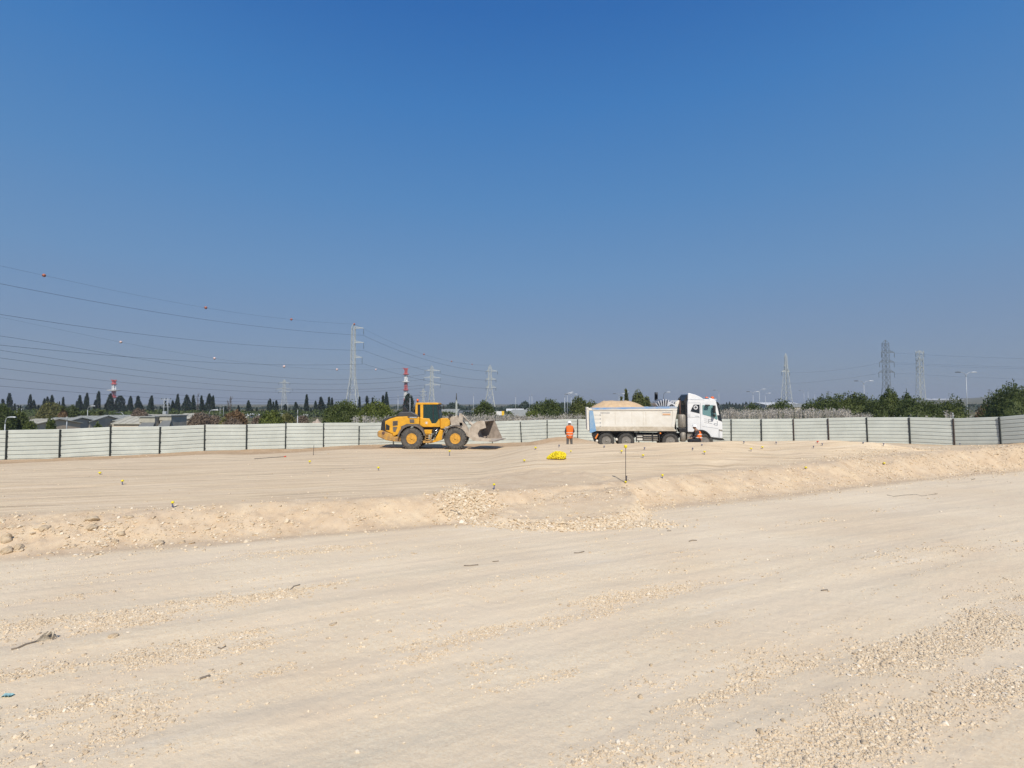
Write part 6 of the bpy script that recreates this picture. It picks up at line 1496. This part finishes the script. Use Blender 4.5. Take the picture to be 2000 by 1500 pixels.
RK = [(87, 1034, 20, 11, 'flat greyish rock in the bank, upper middle of the left part'), (180, 1016, 24, 9, 'long flat rock near the top of the bank right of the greyish one'), (180, 1032, 22, 11, 'rock half buried just under the long flat one'), (12, 1058, 22, 18, 'large rock cut by the left edge of the photo'),
      (38, 1072, 18, 12, 'dark cracked rock right of the one at the left edge'), (14, 1078, 24, 10, 'flat rock at the foot of the bank at the left edge'), (311, 1065, 20, 10, 'yellowish blocky rock at the foot of the bank'), (236, 1046, 13, 9, 'rock in the middle of the bank left of the yellowish blocky one'),
      (225, 1060, 12, 8, 'angular rock at the foot of the bank left of the yellowish blocky one'), (355, 1061, 11, 7, 'small rock at the foot of the bank right of the yellowish blocky one'), (545, 1042, 10, 6, 'small rock low on the bank between the two left pegs'), (430, 1012, 8, 5, 'small pale rock high on the bank right of the nearest peg'),
      (254, 1012, 12, 6, 'small rock at the very top of the bank'), (636, 973, 8, 5, 'small rock on the rim of the bank left of centre'), (1251, 1364, 10, 8, 'single round stone on the smooth lane at lower right of centre'), (1273, 1395, 7, 5, 'small pale stone below the single round stone'),
      (1271, 1303, 7, 6, 'small pale stone above the single round stone'), (1484, 1432, 14, 10, 'pale stone at the edge of the heavy gravel'), (1530, 1412, 10, 7, 'white stone at the upper edge of the heavy gravel'), (222, 1246, 16, 9, 'grey stone right of the crumpled cloth'), (221, 1407, 10, 7, 'whitish stone in the lower left gravel'),
      (1687, 1452, 12, 7, 'white flat stone in the heavy gravel at bottom right'), (1393, 1315, 6, 5, 'white stone speck on the right lane'), (650, 1220, 15, 4, 'thin whitish slab lying on the smooth lane left of centre')]
for a, b, c_, d, lab in RK: rock(a, b, c_, d, lab)
# crumpled cloth with a strap
M_cloth = mat('dusty canvas', (.50, .44, .34), .95, col2=(.22, .185, .14), nscale=9); M_strap = mat('dark strap', (.05, .045, .04), .9)
g = ground(90, 1250); s = g.y / FPX; o = thing('crumpled_cloth', 'crumpled dusty cloth bundle with a loose strap lying in the left gravel', 'cloth', tuple(g), 0)
n = 36; u = np.linspace(-1, 1, n); X, Yv = np.meshgrid(u, u, indexing='ij'); rr = np.sqrt(X ** 2 + Yv ** 2)
Z = 14 * s * np.clip(1 - rr ** 1.4, 0, 1) * (.5 + .9 * fbm(X * 2.5, Yv * 2.5, 13)) + .05 * (np.abs(fbm(X * 5, Yv * 5, 14) - .5) * 2)
Z = np.where(rr > .97, -.02, Z); idx = np.arange(n * n).reshape(n, n); Fq = np.stack([idx[:-1, :-1], idx[1:, :-1], idx[1:, 1:], idx[:-1, 1:]], -1).reshape(-1, 4)
npmesh('bundle', np.stack([X * 9 * s + Yv * 3 * s, Yv * 13 * s + X * 6 * s, Z], -1).reshape(-1, 3), Fq, M_cloth, False, o)
mb = MB(); mb.tube([(14 * s, -.02, .02), (14 * s, .0, 15 * s), (9 * s, .0, 17 * s), (6 * s, -.05, 11 * s)], .016, 6); mb.build('pale_strap', mat('pale strap', (.5, .43, .33), .9), o)
def litter(pts, r, label, m, name='litter', cat='litter', flat=False):
    r = r * .62
    G = [ground(a, b) + Vector((0, 0, r * .8)) for a, b in pts]; o_ = G[0]
    ob = MB().tube([p - o_ for p in G], r, 6).build(name, m); ob.location = o_; return tag(ob, label, cat)
M_wood = mat('grey weathered wood', (.27, .22, .17), .9, noise=.3, nscale=12)
litter([(75, 1254), (50, 1260), (34, 1267), (22, 1270)], .022, 'dark loose strap trailing left from the crumpled cloth', M_wood, 'strap', 'strap')
litter([(880, 999), (890, 1003), (901, 1009)], .045, 'short dark plank stuck in the rubble heap on the bank', M_wood, 'plank', 'plank')
litter([(1121, 1081), (1130, 1080.5), (1141, 1078)], .018, 'dark twig on the smooth lane below the spill fan', M_wood, 'twig', 'twig')
litter([(906, 1106), (918, 1105.5), (934, 1104)], .02, 'dark bent strip on the lane left of centre', M_wood, 'strip', 'strip')
litter([(962, 1098), (974, 1097)], .016, 'small dark chip just right of the bent strip', M_wood, 'chip', 'chip')
litter([(1346, 1058), (1352, 1056.5), (1361, 1057)], .022, 'dark chip on the lane right of the spill fan', M_wood, 'chip', 'chip')
litter([(1303, 1038), (1311, 1037.5)], .018, 'small dark stick at the right tip of the spill fan', M_wood, 'stick', 'stick')
litter([(567, 1153), (574, 1147), (586, 1143)], .018, 'dark bent twig at the right end of the gravel patch', M_wood, 'twig', 'twig')
litter([(426, 1267), (432, 1268), (441, 1265)], .016, 'small dark curved scrap left of centre', M_wood, 'scrap', 'scrap')
litter([(390, 1328), (399, 1326), (410, 1322)], .024, 'grey splinter of board on the left lane', M_wood, 'splinter', 'splinter')
litter([(1732, 967), (1745, 970), (1770, 967), (1790, 966), (1800, 969), (1815, 967), (1831, 965)], .012, 'long curly wire lying on the lower ground at right', M_strap, 'wire', 'wire')
litter([(1196, 929), (1204, 932), (1213, 938), (1219, 941)], .008, 'thin dark strand drawn as the cast shadow of the tall rod', M_strap, 'wire', 'wire')  # shadow of the tall rod, modelled as a thin dark tube
litter([(1898, 937), (1904, 936)], .03, 'small dark clod on the lower ground near the right bank', M_wood, 'clod', 'clod'); litter([(1604, 1155), (1616, 1153)], .02, 'brown smear of straw on the right lane', M_wood, 'straw', 'straw')
M_teal = mat('faded teal plastic', (.30, .50, .50), .6); g = ground(12, 1363); o = MB(); 
for k in range(5): o.add([(k * .03 - .07, -.02 + (k % 2) * .02, .01 + .02 * (k % 2)), (k * .03 - .03, -.03, .03), (k * .03 - .03, .05, .02), (k * .03 - .07, .05, .035)], [(0, 1, 2, 3)]); o.add([(k * .03 - .07, -.02 + (k % 2) * .02, .003 + .02 * (k % 2)), (k * .03 - .03, -.03, .023), (k * .03 - .03, .05, .013), (k * .03 - .07, .05, .028)], [(0, 1, 2, 3)])
o = o.build('plastic_scrap', M_teal); o.location = g; o.scale = (.75, .8, .8); tag(o, 'small faded teal plastic scrap at the lower left edge', 'scrap')
